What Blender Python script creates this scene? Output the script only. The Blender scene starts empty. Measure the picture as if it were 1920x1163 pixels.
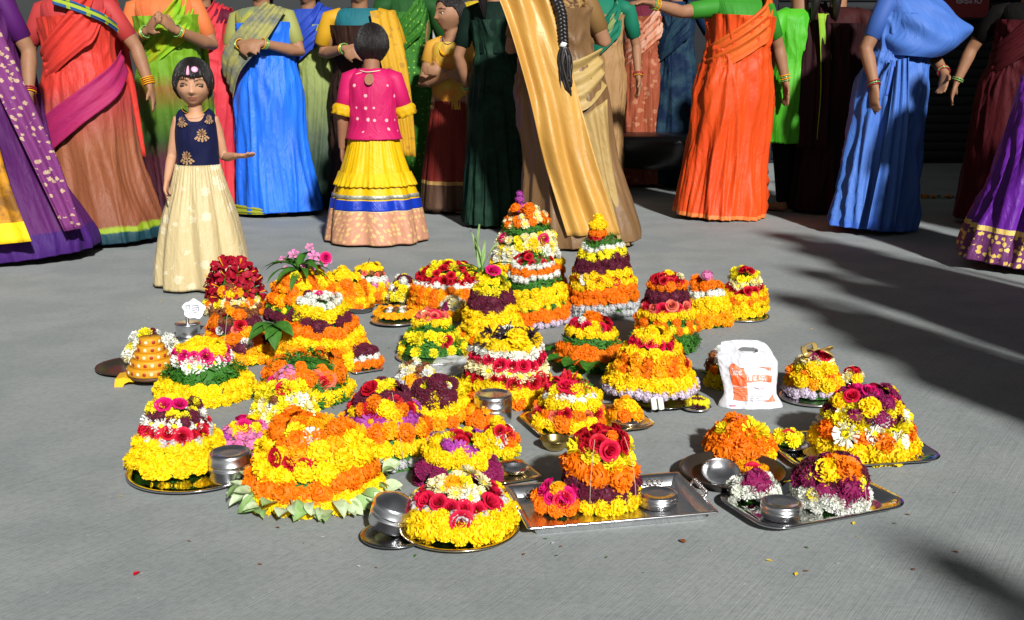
import bpy, bmesh, math, random
from mathutils import Vector, Matrix, noise, Euler
sin, cos, pi, rad = math.sin, math.cos, math.pi, math.radians
R = random.Random(11)
scene = bpy.context.scene
COL = scene.collection

# ---------------------------------------------------------------- camera, world, light, exposure
F_PX, CX, CY, PITCH, CAM_H = 2100.0, 960.0, 581.5, rad(12.52), 1.0
cam = bpy.data.cameras.new('camera')
cam_o = bpy.data.objects.new('camera', cam); COL.objects.link(cam_o)
cam.lens = 36.0 * F_PX / 1920.0; cam.sensor_width = 36.0
cam.clip_start = 0.05; cam.clip_end = 300.0
cam_o.location = (0, 0, CAM_H); cam_o.rotation_euler = (rad(90) - PITCH, 0, 0)
scene.camera = cam_o

SUN_AZ, SUN_EL = rad(18.5), rad(30.0)      # light comes from behind the camera, to the right
world = bpy.data.worlds.new('World'); scene.world = world
world.use_nodes = True
wn = world.node_tree; bg = wn.nodes['Background']
sky = wn.nodes.new('ShaderNodeTexSky'); sky.sky_type = 'NISHITA'; sky.sun_disc = False
sky.sun_elevation = SUN_EL; sky.sun_rotation = pi - SUN_AZ
hs = wn.nodes.new('ShaderNodeHueSaturation'); hs.inputs['Saturation'].default_value = 0.12
wn.links.new(sky.outputs[0], hs.inputs['Color']); wn.links.new(hs.outputs[0], bg.inputs[0])
bg.inputs[1].default_value = 0.020
sun = bpy.data.lights.new('sun', 'SUN'); sun.energy = 4.0; sun.angle = rad(2.8); sun.color = (1.0, 0.995, 0.98)
sun_o = bpy.data.objects.new('sun', sun); COL.objects.link(sun_o)
sd = Vector((-sin(SUN_AZ) * cos(SUN_EL), cos(SUN_AZ) * cos(SUN_EL), -sin(SUN_EL)))
sun_o.rotation_euler = sd.to_track_quat('-Z', 'Y').to_euler(); sun_o.location = (4, -5, 6)
vs = scene.view_settings
vs.view_transform = 'Standard'; vs.look = 'None'; vs.gamma = 1.0; vs.use_curve_mapping = False; vs.exposure = 0.84
scene.render.engine = 'CYCLES'
scene.cycles.max_bounces = 6; scene.cycles.use_denoising = True

# ---------------------------------------------------------------- helpers
FW = Vector((0, cos(PITCH), -sin(PITCH))); UP = Vector((0, sin(PITCH), cos(PITCH))); EYE = Vector((0, 0, CAM_H))
def ray(px, py):
    return FW + Vector((1, 0, 0)) * ((px - CX) / F_PX) - UP * ((py - CY) / F_PX)
def gp(px, py, z=0.0):                      # the point of the level z seen at a photo pixel
    d = ray(px, py); return EYE + d * ((z - CAM_H) / d.z)
def at_y(px, py, y):                        # the point at ground distance y seen at a photo pixel
    d = ray(px, py); return EYE + d * (y / d.y)
def mpp(p):                                 # metres per photo pixel at a point
    return (p - EYE).dot(FW) / F_PX
def lerp(a, b, t): return a + (b - a) * t
def sstep(a, b, x):
    t = max(0.0, min(1.0, (x - a) / (b - a))); return t * t * (3 - 2 * t)

class MB:
    def __init__(s): s.v = []; s.f = []; s.m = []; s.r = []; s.uv = []; s.has_uv = False
    def add(s, vs_, fs, mi=0, rv=None, uvs=None):
        b = len(s.v); s.v += [tuple(v) for v in vs_]
        for f in fs:
            s.f.append(tuple(i + b for i in f)); s.m.append(mi); s.r.append(R.random() if rv is None else rv)
        if uvs is not None:
            while len(s.uv) < b: s.uv.append((0, 0))
            s.uv += uvs; s.has_uv = True
    def mesh(s, name, mats, smooth=True):
        me = bpy.data.meshes.new(name); me.from_pydata(s.v, [], s.f)
        for m in mats: me.materials.append(m)
        me.polygons.foreach_set('material_index', s.m)
        me.polygons.foreach_set('use_smooth', [smooth] * len(s.f))
        a = me.attributes.new('pv', 'FLOAT', 'FACE'); a.data.foreach_set('value', s.r)
        if s.has_uv:
            while len(s.uv) < len(s.v): s.uv.append((0, 0))
            l = me.uv_layers.new(name='UVMap')
            flat = []
            for f in s.f:
                for i in f: flat += s.uv[i]
            l.data.foreach_set('uv', flat)
        me.update(); return me

def link(name, data, parent=None, loc=(0, 0, 0), rot=None, scale=None):
    o = bpy.data.objects.new(name, data); COL.objects.link(o); o.location = loc
    if rot is not None: o.rotation_euler = rot
    if scale is not None: o.scale = (scale,) * 3 if not hasattr(scale, '__len__') else scale
    if parent: o.parent = parent
    return o
def tag(o, label=None, cat=None, group=None, kind=None):
    if label: o['label'] = label
    if cat: o['category'] = cat
    if group: o['group'] = group
    if kind: o['kind'] = kind
    return o
def thing(name, label, cat, loc=(0, 0, 0), rz=0.0, group=None):
    return tag(link(name, None, None, loc, (0, 0, rz)), label, cat, group)
def part(name, mb, mats, parent, smooth=True, loc=(0, 0, 0), rot=None):
    if not isinstance(mats, (list, tuple)): mats = [mats]
    return link(name, mb.mesh(name, mats, smooth), parent, loc, rot)

def grid_faces(nu, nv, wrap_u=False):
    fs = []
    for j in range(nv - 1):
        for i in range(nu if wrap_u else nu - 1):
            a = j * nu + i; b = j * nu + (i + 1) % nu
            fs.append((a, b, b + nu, a + nu))
    return fs
def lathe(mb, prof, n=40, mi=0, off=(0, 0, 0), rv=0.5):
    vs_ = []
    for (r, z) in prof:
        for i in range(n):
            a = 2 * pi * i / n; vs_.append((off[0] + r * cos(a), off[1] + r * sin(a), off[2] + z))
    mb.add(vs_, grid_faces(n, len(prof), True), mi, rv)
    b = len(vs_)
    if prof[0][0] > 1e-6: mb.add(vs_[:n], [tuple(reversed(range(n)))], mi, rv)
    if prof[-1][0] > 1e-6: mb.add(vs_[-n:], [tuple(range(n))], mi, rv)
def catmull(pts, n):
    out = []; m = len(pts)
    P = [Vector(p) for p in pts]
    for i in range(m - 1):
        p0 = P[max(i - 1, 0)]; p1 = P[i]; p2 = P[i + 1]; p3 = P[min(i + 2, m - 1)]
        for k in range(n):
            t = k / n
            out.append(0.5 * ((2 * p1) + (-p0 + p2) * t + (2 * p0 - 5 * p1 + 4 * p2 - p3) * t * t + (-p0 + 3 * p1 - 3 * p2 + p3) * t ** 3))
    out.append(P[-1]); return out
def tube(mb, pts, radii, n=10, side=None, mi=0, rv=0.5, cap=0.6):
    """swept closed tube; radii: floats or (r_side, r_other)"""
    pts = [Vector(p) for p in pts]; rr = [(r, r) if not hasattr(r, '__len__') else r for r in radii]
    m = len(pts); T = []
    for i in range(m): T.append((pts[min(i + 1, m - 1)] - pts[max(i - 1, 0)]).normalized())
    s = Vector(side) if side is not None else (Vector((0, 0, 1)).cross(T[0]) if abs(T[0].z) < 0.9 else Vector((1, 0, 0)))
    vs_ = []
    for i in range(m):
        s = (s - T[i] * s.dot(T[i])).normalized(); o = T[i].cross(s)
        for k in range(n):
            a = 2 * pi * k / n; vs_.append(pts[i] + s * (rr[i][0] * cos(a)) + o * (rr[i][1] * sin(a)))
    fs = grid_faces(n, m, True)
    b = len(vs_)
    vs_.append(pts[0] - T[0] * (min(rr[0]) * cap)); vs_.append(pts[-1] + T[-1] * (min(rr[-1]) * cap))
    for k in range(n):
        fs.append((b, (k + 1) % n, k)); fs.append((b + 1, (m - 1) * n + k, (m - 1) * n + (k + 1) % n))
    mb.add(vs_, fs, mi, rv)

# ---------------------------------------------------------------- materials
MATS = {}
def nodes_of(name):
    m = bpy.data.materials.new(name); m.use_nodes = True
    nt = m.node_tree; p = nt.nodes['Principled BSDF']; return m, nt, p
def N(nt, t, **kw):
    n = nt.nodes.new(t)
    for k, v in kw.items(): setattr(n, k, v)
    return n
def mixc(nt, fac, a, b, mode='MIX'):
    n = N(nt, 'ShaderNodeMix', data_type='RGBA', blend_type=mode)
    for i, x in ((0, fac), (6, a), (7, b)):
        if hasattr(x, 'is_linked'): nt.links.new(x, n.inputs[i])
        elif i == 0: n.inputs[0].default_value = x
        else: n.inputs[i].default_value = (*x, 1) if len(x) == 3 else x
    return n.outputs[2]
def mathn(nt, op, a, b=None, clamp=False):
    n = N(nt, 'ShaderNodeMath', operation=op); n.use_clamp = clamp
    for i, x in ((0, a), (1, b)):
        if x is None: continue
        if hasattr(x, 'is_linked'): nt.links.new(x, n.inputs[i])
        else: n.inputs[i].default_value = x
    return n.outputs[0]
def ramp(nt, fac, stops, interp='LINEAR'):
    n = N(nt, 'ShaderNodeValToRGB'); n.color_ramp.interpolation = interp
    e = n.color_ramp.elements
    while len(e) < len(stops): e.new(0.5)
    for i, (p, c) in enumerate(stops):
        e[i].position = p; e[i].color = (*c, 1) if len(c) == 3 else c
    nt.links.new(fac, n.inputs[0]); return n.outputs[0]
def noise_t(nt, vec, scale, detail=3, rough=0.55, sc3=None):
    if sc3:
        mp = N(nt, 'ShaderNodeMapping'); mp.inputs['Scale'].default_value = sc3
        nt.links.new(vec, mp.inputs[0]); vec = mp.outputs[0]
    n = N(nt, 'ShaderNodeTexNoise'); n.inputs['Scale'].default_value = scale; n.inputs['Detail'].default_value = detail
    n.inputs['Roughness'].default_value = rough; nt.links.new(vec, n.inputs['Vector']); return n.outputs[0]
def bump(nt, p, h, strength=0.3, dist=0.01):
    b = N(nt, 'ShaderNodeBump'); b.inputs['Strength'].default_value = strength; b.inputs['Distance'].default_value = dist
    nt.links.new(h, b.inputs['Height']); nt.links.new(b.outputs[0], p.inputs['Normal'])

def petal_mat(key, c, c2=None, tr=0.25, rough=0.6, vary=0.28, sheen=0.0):
    if key in MATS: return MATS[key]
    m, nt, p = nodes_of('petal_' + key)
    at = N(nt, 'ShaderNodeAttribute', attribute_name='pv'); oi = N(nt, 'ShaderNodeObjectInfo')
    c2 = c2 or tuple(x * 0.72 for x in c)
    s = mathn(nt, 'ADD', mathn(nt, 'MULTIPLY', at.outputs['Fac'], 0.55), mathn(nt, 'MULTIPLY', oi.outputs['Random'], 0.45))
    colr = mixc(nt, s, c, c2)
    v = N(nt, 'ShaderNodeHueSaturation'); nt.links.new(colr, v.inputs['Color'])
    nt.links.new(mathn(nt, 'ADD', mathn(nt, 'MULTIPLY', oi.outputs['Random'], vary), 1 - vary * 0.5), v.inputs['Value'])
    nt.links.new(v.outputs[0], p.inputs['Base Color'])
    p.inputs['Roughness'].default_value = rough; p.inputs['Specular IOR Level'].default_value = 0.25
    if sheen: p.inputs['Sheen Weight'].default_value = sheen
    t = N(nt, 'ShaderNodeBsdfTranslucent'); nt.links.new(v.outputs[0], t.inputs[0])
    mx = N(nt, 'ShaderNodeMixShader'); mx.inputs[0].default_value = tr
    nt.links.new(p.outputs[0], mx.inputs[1]); nt.links.new(t.outputs[0], mx.inputs[2])
    nt.links.new(mx.outputs[0], nt.nodes['Material Output'].inputs[0])
    MATS[key] = m; return m
PC = {
    'yellow': ((.88, .66, .004), (.86, .54, .003)), 'orange': ((.86, .24, .002), (.76, .15, .002)), 'gold': ((.86, .42, .002), (.84, .32, .002)),
    'lemon': ((.86, .76, .02), (.84, .68, .008)), 'white': ((.80, .80, .74), (.74, .76, .66)), 'cream': ((.80, .74, .46), (.78, .68, .34)),
    'red': ((.56, .008, .022), (.42, .004, .018)), 'rose': ((.68, .010, .055), (.52, .006, .040)), 'magenta': ((.72, .010, .16), (.58, .006, .14)), 'maroon': ((.115, .003, .022), (.075, .002, .016)),
    'violet': ((.26, .004, .085), (.17, .003, .055)), 'greywhite': ((.60, .60, .60), (.44, .45, .45)), 'pink': ((.72, .25, .44), (.62, .14, .36)),
    'lilac': ((.64, .54, .64), (.52, .44, .54)), 'salmon': ((.80, .20, .12), (.75, .10, .09)), 'green': ((.055, .21, .020), (.022, .10, .010)),
    'leaf': ((.06, .19, .022), (.03, .11, .012)), 'pale': ((.40, .52, .26), (.60, .68, .46)), 'leaf2': ((.20, .36, .10), (.34, .48, .2)), 'purple': ((.42, .06, .36), (.30, .03, .26)),
    'brown': ((.30, .10, .03), (.16, .05, .02)), 'dark': ((.030, .012, .022), (.016, .008, .012)), 'hib': ((.40, .004, .022), (.26, .002, .016)),
}
def pm(k):
    c, c2 = PC[k]
    return petal_mat(k, c, c2, tr=0.12 if k in ('maroon', 'violet', 'dark') else 0.25, sheen=0.08 if k in ('maroon', 'violet') else 0)

def steel_mat(key='steel', c=(.80, .80, .81), rough=0.22, dents=0.10):
    if key in MATS: return MATS[key]
    m, nt, p = nodes_of(key)
    p.inputs['Metallic'].default_value = 1.0
    tc = N(nt, 'ShaderNodeTexCoord')
    n1 = noise_t(nt, tc.outputs['Object'], 18, 4)
    nt.links.new(mixc(nt, n1, tuple(x * .8 for x in c), c), p.inputs['Base Color'])
    nt.links.new(mathn(nt, 'ADD', mathn(nt, 'MULTIPLY', noise_t(nt, tc.outputs['Object'], 40, 3), 0.14), rough - 0.05), p.inputs['Roughness'])
    bump(nt, p, noise_t(nt, tc.outputs['Object'], 9, 2), dents, 0.02)
    MATS[key] = m; return m
def plain_mat(key, c, rough=0.5, metal=0.0, c2=None, nscale=20, spec=0.4, bmp=0.0):
    if key in MATS: return MATS[key]
    m, nt, p = nodes_of(key)
    tc = N(nt, 'ShaderNodeTexCoord'); n1 = noise_t(nt, tc.outputs['Object'], nscale, 4)
    nt.links.new(mixc(nt, n1, c, c2 or tuple(x * 0.75 for x in c)), p.inputs['Base Color'])
    p.inputs['Roughness'].default_value = rough; p.inputs['Metallic'].default_value = metal; p.inputs['Specular IOR Level'].default_value = spec
    if bmp: bump(nt, p, noise_t(nt, tc.outputs['Object'], nscale * 4, 4), bmp, 0.005)
    MATS[key] = m; return m
def fabric(key, c, c2=None, pat='plain', border=None, bh=0.09, border2=None, bands=None, rough=0.62, scale=1.0, sheen=0.04, gold=None, spec=0.22, metal=0.0, bmp=0.3):
    """UV: u round the body in metres, v height in metres"""
    if key in MATS: return MATS[key]
    spec *= min(1.0, .15 + max(c or (.3,)) * 3); sheen *= min(.2, max(c or (.3,))); c = tuple(x * .72 for x in c); c2 = c2 and tuple(x * .72 for x in c2)
    if bands: bands = [(a, tuple(x * .72 for x in b)) for a, b in bands]
    m, nt, p = nodes_of(key); tc = N(nt, 'ShaderNodeTexCoord'); uv = tc.outputs['UV']
    sx = N(nt, 'ShaderNodeSeparateXYZ'); nt.links.new(uv, sx.inputs[0]); U, V = sx.outputs[0], sx.outputs[1]
    c2 = c2 or tuple(x * 0.7 for x in c)
    big = ramp(nt, noise_t(nt, uv, 5 * scale, 4, .6, (1, .35, 1)), [(.3, (0, 0, 0)), (.7, (1, 1, 1))])
    if bands:
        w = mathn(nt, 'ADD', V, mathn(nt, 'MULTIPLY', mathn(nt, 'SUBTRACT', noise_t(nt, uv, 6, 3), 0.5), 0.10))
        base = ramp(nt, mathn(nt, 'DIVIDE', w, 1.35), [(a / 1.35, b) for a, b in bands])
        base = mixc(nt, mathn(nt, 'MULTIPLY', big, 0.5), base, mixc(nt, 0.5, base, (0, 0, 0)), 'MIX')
    elif pat == 'blotch':
        base = ramp(nt, noise_t(nt, uv, 7 * scale, 4, .6), [(.42, c), (.58, c2)])
    elif pat in ('dots', 'motif', 'check', 'stripe'):
        vo = N(nt, 'ShaderNodeTexVoronoi'); vo.inputs['Scale'].default_value = 14 * scale
        vo.inputs['Randomness'].default_value = 0.25 if pat == 'dots' else 0.8
        nt.links.new(uv, vo.inputs['Vector'])
        if pat == 'dots': f = mathn(nt, 'LESS_THAN', vo.outputs['Distance'], 0.16)
        elif pat == 'motif':
            f = mathn(nt, 'MULTIPLY', mathn(nt, 'LESS_THAN', mathn(nt, 'ADD', vo.outputs['Distance'], mathn(nt, 'MULTIPLY', noise_t(nt, uv, 45 * scale, 2), 0.5)), 0.58), 0.85)
        elif pat == 'stripe':
            f = mathn(nt, 'GREATER_THAN', mathn(nt, 'SINE', mathn(nt, 'MULTIPLY', U, 90 * scale)), 0.4)
        else:
            f = mathn(nt, 'GREATER_THAN', mathn(nt, 'MAXIMUM', mathn(nt, 'SINE', mathn(nt, 'MULTIPLY', U, 120 * scale)), mathn(nt, 'SINE', mathn(nt, 'MULTIPLY', V, 120 * scale))), 0.8)
        base = mixc(nt, f, mixc(nt, mathn(nt, 'MULTIPLY', big, .5), c, tuple(x * .7 for x in c)), c2)
    else:
        base = mixc(nt, big, c, c2)
    if border:
        edge = mathn(nt, 'LESS_THAN', V, bh)
        vo = N(nt, 'ShaderNodeTexVoronoi'); vo.inputs['Scale'].default_value = 34; vo.inputs['Randomness'].default_value = .5; nt.links.new(uv, vo.inputs['Vector'])
        mt = mathn(nt, 'LESS_THAN', mathn(nt, 'ADD', vo.outputs['Distance'], mathn(nt, 'MULTIPLY', noise_t(nt, uv, 90, 2), .5)), .62)
        bcol = mixc(nt, mt, border, border2) if border2 else border
        base = mixc(nt, edge, base, bcol)
        if gold:
            ln = mathn(nt, 'LESS_THAN', mathn(nt, 'ABSOLUTE', mathn(nt, 'SUBTRACT', V, bh + .012)), .012)
            base = mixc(nt, ln, base, gold)
    nt.links.new(base, p.inputs['Base Color'])
    p.inputs['Roughness'].default_value = rough; p.inputs['Sheen Weight'].default_value = sheen; p.inputs['Specular IOR Level'].default_value = spec
    p.inputs['Metallic'].default_value = metal
    h = mathn(nt, 'ADD', noise_t(nt, uv, 10, 4, .6, (3, .6, 1)), mathn(nt, 'MULTIPLY', noise_t(nt, uv, 420, 2), .12))
    wr = N(nt, 'ShaderNodeTexNoise'); wr.inputs['Scale'].default_value = 9; wr.inputs['Detail'].default_value = 5; wr.inputs['Distortion'].default_value = 1.6
    mpw = N(nt, 'ShaderNodeMapping'); mpw.inputs['Scale'].default_value = (2.2, .8, 1); mpw.inputs['Rotation'].default_value = (0, 0, .35); nt.links.new(uv, mpw.inputs[0]); nt.links.new(mpw.outputs[0], wr.inputs['Vector'])
    bump(nt, p, mathn(nt, 'ADD', h, mathn(nt, 'MULTIPLY', wr.outputs[0], .8)), bmp, 0.03)
    MATS[key] = m; return m

# ---------------------------------------------------------------- ground and setting
def ground_mat():
    m, nt, p = nodes_of('brushed_concrete'); tc = N(nt, 'ShaderNodeTexCoord'); ob = tc.outputs['Object']
    big = noise_t(nt, ob, 0.55, 5, .55); mid = noise_t(nt, ob, 3.2, 5, .6); fine = noise_t(nt, ob, 55, 4, .7)
    mp = N(nt, 'ShaderNodeMapping'); mp.inputs['Rotation'].default_value = (0, 0, rad(-57)); nt.links.new(ob, mp.inputs[0])
    br = noise_t(nt, mp.outputs[0], 1.0, 4, .7, (2.2, 95, 1)); br2 = noise_t(nt, mp.outputs[0], 1.0, 3, .6, (5, 260, 1))
    c = mixc(nt, big, (.210, .226, .220), (.300, .316, .308))
    c = mixc(nt, mathn(nt, 'MULTIPLY', ramp(nt, mid, [(.42, (0, 0, 0)), (.60, (1, 1, 1))]), .42), c, (.165, .190, .189))
    patch = ramp(nt, noise_t(nt, ob, 1.1, 3, .5), [(.45, (0, 0, 0)), (.62, (1, 1, 1))])
    scr = ramp(nt, mathn(nt, 'ADD', mathn(nt, 'MULTIPLY', br, .6), mathn(nt, 'MULTIPLY', br2, .4)), [(.52, (0, 0, 0)), (.64, (1, 1, 1))])
    c = mixc(nt, mathn(nt, 'MULTIPLY', mathn(nt, 'MULTIPLY', scr, mathn(nt, 'ADD', mathn(nt, 'MULTIPLY', patch, .62), .04)), .36), c, (.075, .078, .078))
    c = mixc(nt, mathn(nt, 'MULTIPLY', ramp(nt, fine, [(.35, (1, 1, 1)), (.55, (0, 0, 0))]), .22), c, (.09, .09, .09))
    sp = N(nt, 'ShaderNodeTexVoronoi'); sp.inputs['Scale'].default_value = 16; nt.links.new(ob, sp.inputs['Vector'])
    c = mixc(nt, mathn(nt, 'MULTIPLY', mathn(nt, 'LESS_THAN', sp.outputs['Distance'], .045), .5), c, (.42, .42, .40))
    nt.links.new(c, p.inputs['Base Color']); p.inputs['Roughness'].default_value = .82; p.inputs['Specular IOR Level'].default_value = .25
    bump(nt, p, mathn(nt, 'ADD', mathn(nt, 'ADD', mathn(nt, 'MULTIPLY', br, .5), mathn(nt, 'MULTIPLY', br2, .5)), mathn(nt, 'MULTIPLY', fine, .5)), .35, .006)
    return m
mb = MB(); mb.add([(-60, -20, 0), (60, -20, 0), (60, 80, 0), (-60, 80, 0)], [(0, 1, 2, 3)])
g = part('ground', mb, ground_mat(), None, False); tag(g, kind='structure')

# ---------------------------------------------------------------- flower meshes (diameter 1, opening along +Z, base at z=0)
def petal_strip(mb, root, out, up, length, w0, w1, curl, mi=0, rv=None, segs=2, ruffle=0.0, cup=0.0):
    """a bent petal growing from root along 'out', tips bending by curl towards -up"""
    out = out.normalized(); up = (up - out * up.dot(out)).normalized(); sd_ = out.cross(up)
    vs_ = []; p = root.copy(); d = out.copy()
    for k in range(segs + 1):
        t = k / segs
        w = lerp(w0, w1, t) if t < 0.99 or segs < 3 else w1 * 0.55
        j = R.uniform(-ruffle, ruffle)
        vs_ += [p - sd_ * w * .5 + up * (j + cup * w), p + up * 0, p + sd_ * w * .5 + up * (-j + cup * w)] if cup else [p - sd_ * w * .5 + up * j, p + sd_ * w * .5 - up * j]
        d = (d - up * curl / segs).normalized(); p = p + d * (length / segs)
    n = 3 if cup else 2
    mb.add(vs_, grid_faces(n, segs + 1), mi, rv)
def polar(az, el): return Vector((cos(az) * cos(el), sin(az) * cos(el), sin(el)))
def dome(mb, r, h, z0=0.0, n=10, m=4, mi=0, rv=.5, bumpy=0.0):
    vs_ = []
    for j in range(m + 1):
        a = (pi / 2) * j / m
        for i in range(n):
            t = 2 * pi * i / n; q = 1 + R.uniform(-bumpy, bumpy)
            vs_.append((r * cos(a) * cos(t) * q, r * cos(a) * sin(t) * q, z0 + h * sin(a) * q))
    mb.add(vs_, grid_faces(n, m + 1, True), mi, rv)
def fl_marigold(seed):
    R.seed(seed); mb = MB(); dome(mb, .40, .36, .02, 10, 4, 0, .8)
    els = [(-.10, 18), (.16, 20), (.42, 19), (.70, 16), (1.0, 12), (1.32, 7)]
    for el, n in els:
        for i in range(n):
            az = 2 * pi * (i + R.uniform(-.3, .3)) / n; e = el + R.uniform(-.1, .1)
            d = polar(az, e); root = Vector((d.x * .30, d.y * .30, .06 + d.z * .27))
            petal_strip(mb, root, (d + polar(az, e + .5) * .3), polar(az, e + pi / 2), .17 + R.uniform(-.04, .04), .06, .125 + R.uniform(-.03, .03), R.uniform(-.6, .8), 0, None, 2, .030)
    return mb
def fl_mum(seed, center=False):
    R.seed(seed); mb = MB(); dome(mb, .20, .22, .03, 8, 3, 1 if center else 0, .7, .08)
    els = [(-.12, 17), (.12, 17), (.38, 14), (.66, 11)] if center else [(-.12, 17), (.12, 17), (.38, 15), (.66, 13), (.98, 9), (1.3, 5)]
    for el, n in els:
        for i in range(n):
            az = 2 * pi * (i + R.uniform(-.25, .25)) / n; e = el + R.uniform(-.12, .12); d = polar(az, e)
            petal_strip(mb, Vector((d.x * .14, d.y * .14, .06 + d.z * .12)), d, polar(az, e + pi / 2), .34 + R.uniform(-.05, .04) - max(0, e) * .05, .06, .095, R.uniform(-.9, .3), 0, None, 2, .012)
    return mb
def fl_rose(seed):
    R.seed(seed); mb = MB()
    for ring, (n, r, h, lean) in enumerate([(3, .07, .40, .05), (4, .15, .40, .2), (5, .25, .36, .55), (6, .33, .28, 1.0)]):
        for i in range(n):
            a0 = 2 * pi * (i + .37 * ring) / n; wd = 2 * pi / n * 1.45; vs_ = []
            for v in range(4):
                t = v / 3
                for u in range(5):
                    a = a0 + (u / 4 - .5) * wd; s = 1 - abs(u / 4 - .5) * .5
                    rr = r * (.45 + .55 * sin(min(1, t * 1.3) * pi / 2)) + lean * .16 * t ** 2 + R.uniform(-.008, .008)
                    z = .03 + h * t * (1 - .28 * (u / 2 - 1) ** 2 * t) - lean * .10 * max(0, t - .7) / .3
                    vs_.append((rr * cos(a), rr * sin(a), z))
            mb.add(vs_, grid_faces(5, 4), 0, None)
    return mb
def fl_cock(seed):
    R.seed(seed); mb = MB(); n, m = 14, 5; vs_ = []; sv = Vector((seed * 1.7, 3, 1))
    for j in range(m + 1):
        a = -.25 + (pi / 2 + .25) * j / m
        for i in range(n):
            t = 2 * pi * i / n; d = Vector((cos(a) * cos(t), cos(a) * sin(t), sin(a))); q = 1 + .16 * noise.noise(d * 2.6 + sv)
            vs_.append((d.x * .40 * q, d.y * .40 * q, .04 + d.z * .30 * q))
    mb.add(vs_, grid_faces(n, m + 1, True), 0, .9)
    for i in range(120):     # velvety ruffles
        z = (i + .5) / 120; el = math.asin(z) - .2; az = i * 2.39996 + R.uniform(-.3, .3); d = polar(az, el); q = 1 + .16 * noise.noise(d * 2.6 + sv)
        t_ = d.cross(Vector((R.uniform(-1, 1), R.uniform(-1, 1), R.uniform(-1, 1)))).normalized(); c = Vector((d.x * .39 * q, d.y * .39 * q, .04 + d.z * .29 * q)); o = d.cross(t_); L = R.uniform(.06, .11); hh = R.uniform(.05, .11)
        vs2 = []
        for k in range(4):
            s_ = (k / 3 - .5) * 2 * L; w_ = o * .03 * sin(k * 2.2 + i); vs2 += [c + t_ * s_ + w_, c + t_ * s_ * 1.15 - w_ + d * hh * R.uniform(.7, 1.1)]
        mb.add(vs2, [(0, 2, 3, 1), (2, 4, 5, 3), (4, 6, 7, 5)], 0, None)
    return mb
def fl_cluster(seed, n=26, sz=.17, pet=5):
    R.seed(seed); mb = MB(); dome(mb, .34, .30, 0, 8, 3, 0, .9)
    for i in range(n):
        z = (i + .5) / n; el = math.asin(z) * .98 - .1; az = i * 2.39996 + R.uniform(-.2, .2); d = polar(az, el)
        c = Vector((d.x * .40, d.y * .40, .04 + d.z * .34)) * R.uniform(.92, 1.12); rv = R.random()
        a0 = R.random() * 6; sx_ = d.cross(Vector((0, 0, 1))).normalized() if abs(d.z) < .95 else Vector((1, 0, 0)); sy = d.cross(sx_)
        for k in range(pet):
            o = sx_ * cos(a0 + 2 * pi * k / pet) + sy * sin(a0 + 2 * pi * k / pet)
            petal_strip(mb, c, o + d * .45, d, sz * .62, sz * .2, sz * .55, .3, 0, rv, 1, .01)
    return mb
def fl_sprig(seed):
    R.seed(seed); mb = MB()
    for i in range(22):
        az = R.uniform(0, 2 * pi); el = R.uniform(-.1, 1.2); d = polar(az, el)
        root = Vector((R.uniform(-.2, .2), R.uniform(-.2, .2), R.uniform(0, .14)))
        petal_strip(mb, root, d, polar(az, el + pi / 2), R.uniform(.30, .52), .05, R.uniform(.05, .12), R.uniform(-.4, 1.2), 0, None, 3, .01)
    return mb
def fl_zinnia(seed):
    R.seed(seed); mb = MB(); dome(mb, .15, .14, .06, 9, 3, 1, .5, .12)
    for el, n, ln in ((.0, 14, .40), (.25, 12, .33), (.5, 9, .24)):
        for i in range(n):
            az = 2 * pi * (i + R.uniform(-.15, .15)) / n; d = polar(az, el)
            petal_strip(mb, Vector((d.x * .10, d.y * .10, .05 + el * .08)), d, polar(az, el + pi / 2), ln, .09, .17, R.uniform(0, .35), 0, None, 3, .01, .06)
    return mb
def fl_hib(seed):
    R.seed(seed); mb = MB(); q = Vector((seed * 2.3, 0, 0))
    for i in range(5):
        az0 = 2 * pi * i / 5; vs_ = []
        for v in range(5):
            t = v / 4
            for u in range(5):
                s = u / 4 - .5; w = .5 * sin(pi * min(1, .18 + t * .62)); a = az0 + s * w * 2.1
                rr = .06 + .46 * t - .10 * abs(s) * t; z = .08 + .30 * sin(t * 1.9) + .10 * noise.noise(Vector((t * 3, s * 5, i)) + q)
                vs_.append((rr * cos(a), rr * sin(a), z))
        mb.add(vs_, grid_faces(5, 5), 0, None)
    tube(mb, [(0, 0, .1), (.02, .01, .35), (.05, .0, .55)], [.03, .02, .03], 6, mi=1)
    return mb
def fl_leaf(seed, wide=.5, curl=.5):
    """one leaf lying along +X from the origin, length 1"""
    R.seed(seed); mb = MB(); vs_ = []; z = 0.0; ph = R.random() * 6; x = 0; a = R.uniform(.0, .5)
    for k in range(8):
        t = k / 7; w = wide * (sin(pi * t ** .8) ** .8) * .5 + (.02 if k == 0 else 0)
        for u in (-1, -.5, 0, .5, 1):
            vs_.append((x, u * w, z + abs(u) * w * .35 + .02 * sin(6 * t + ph + u * 2)))
        x += cos(a) / 7; z += sin(a) / 7; a -= curl / 4
    mb.add(vs_, grid_faces(5, 8), 0, None)
    return mb
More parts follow.
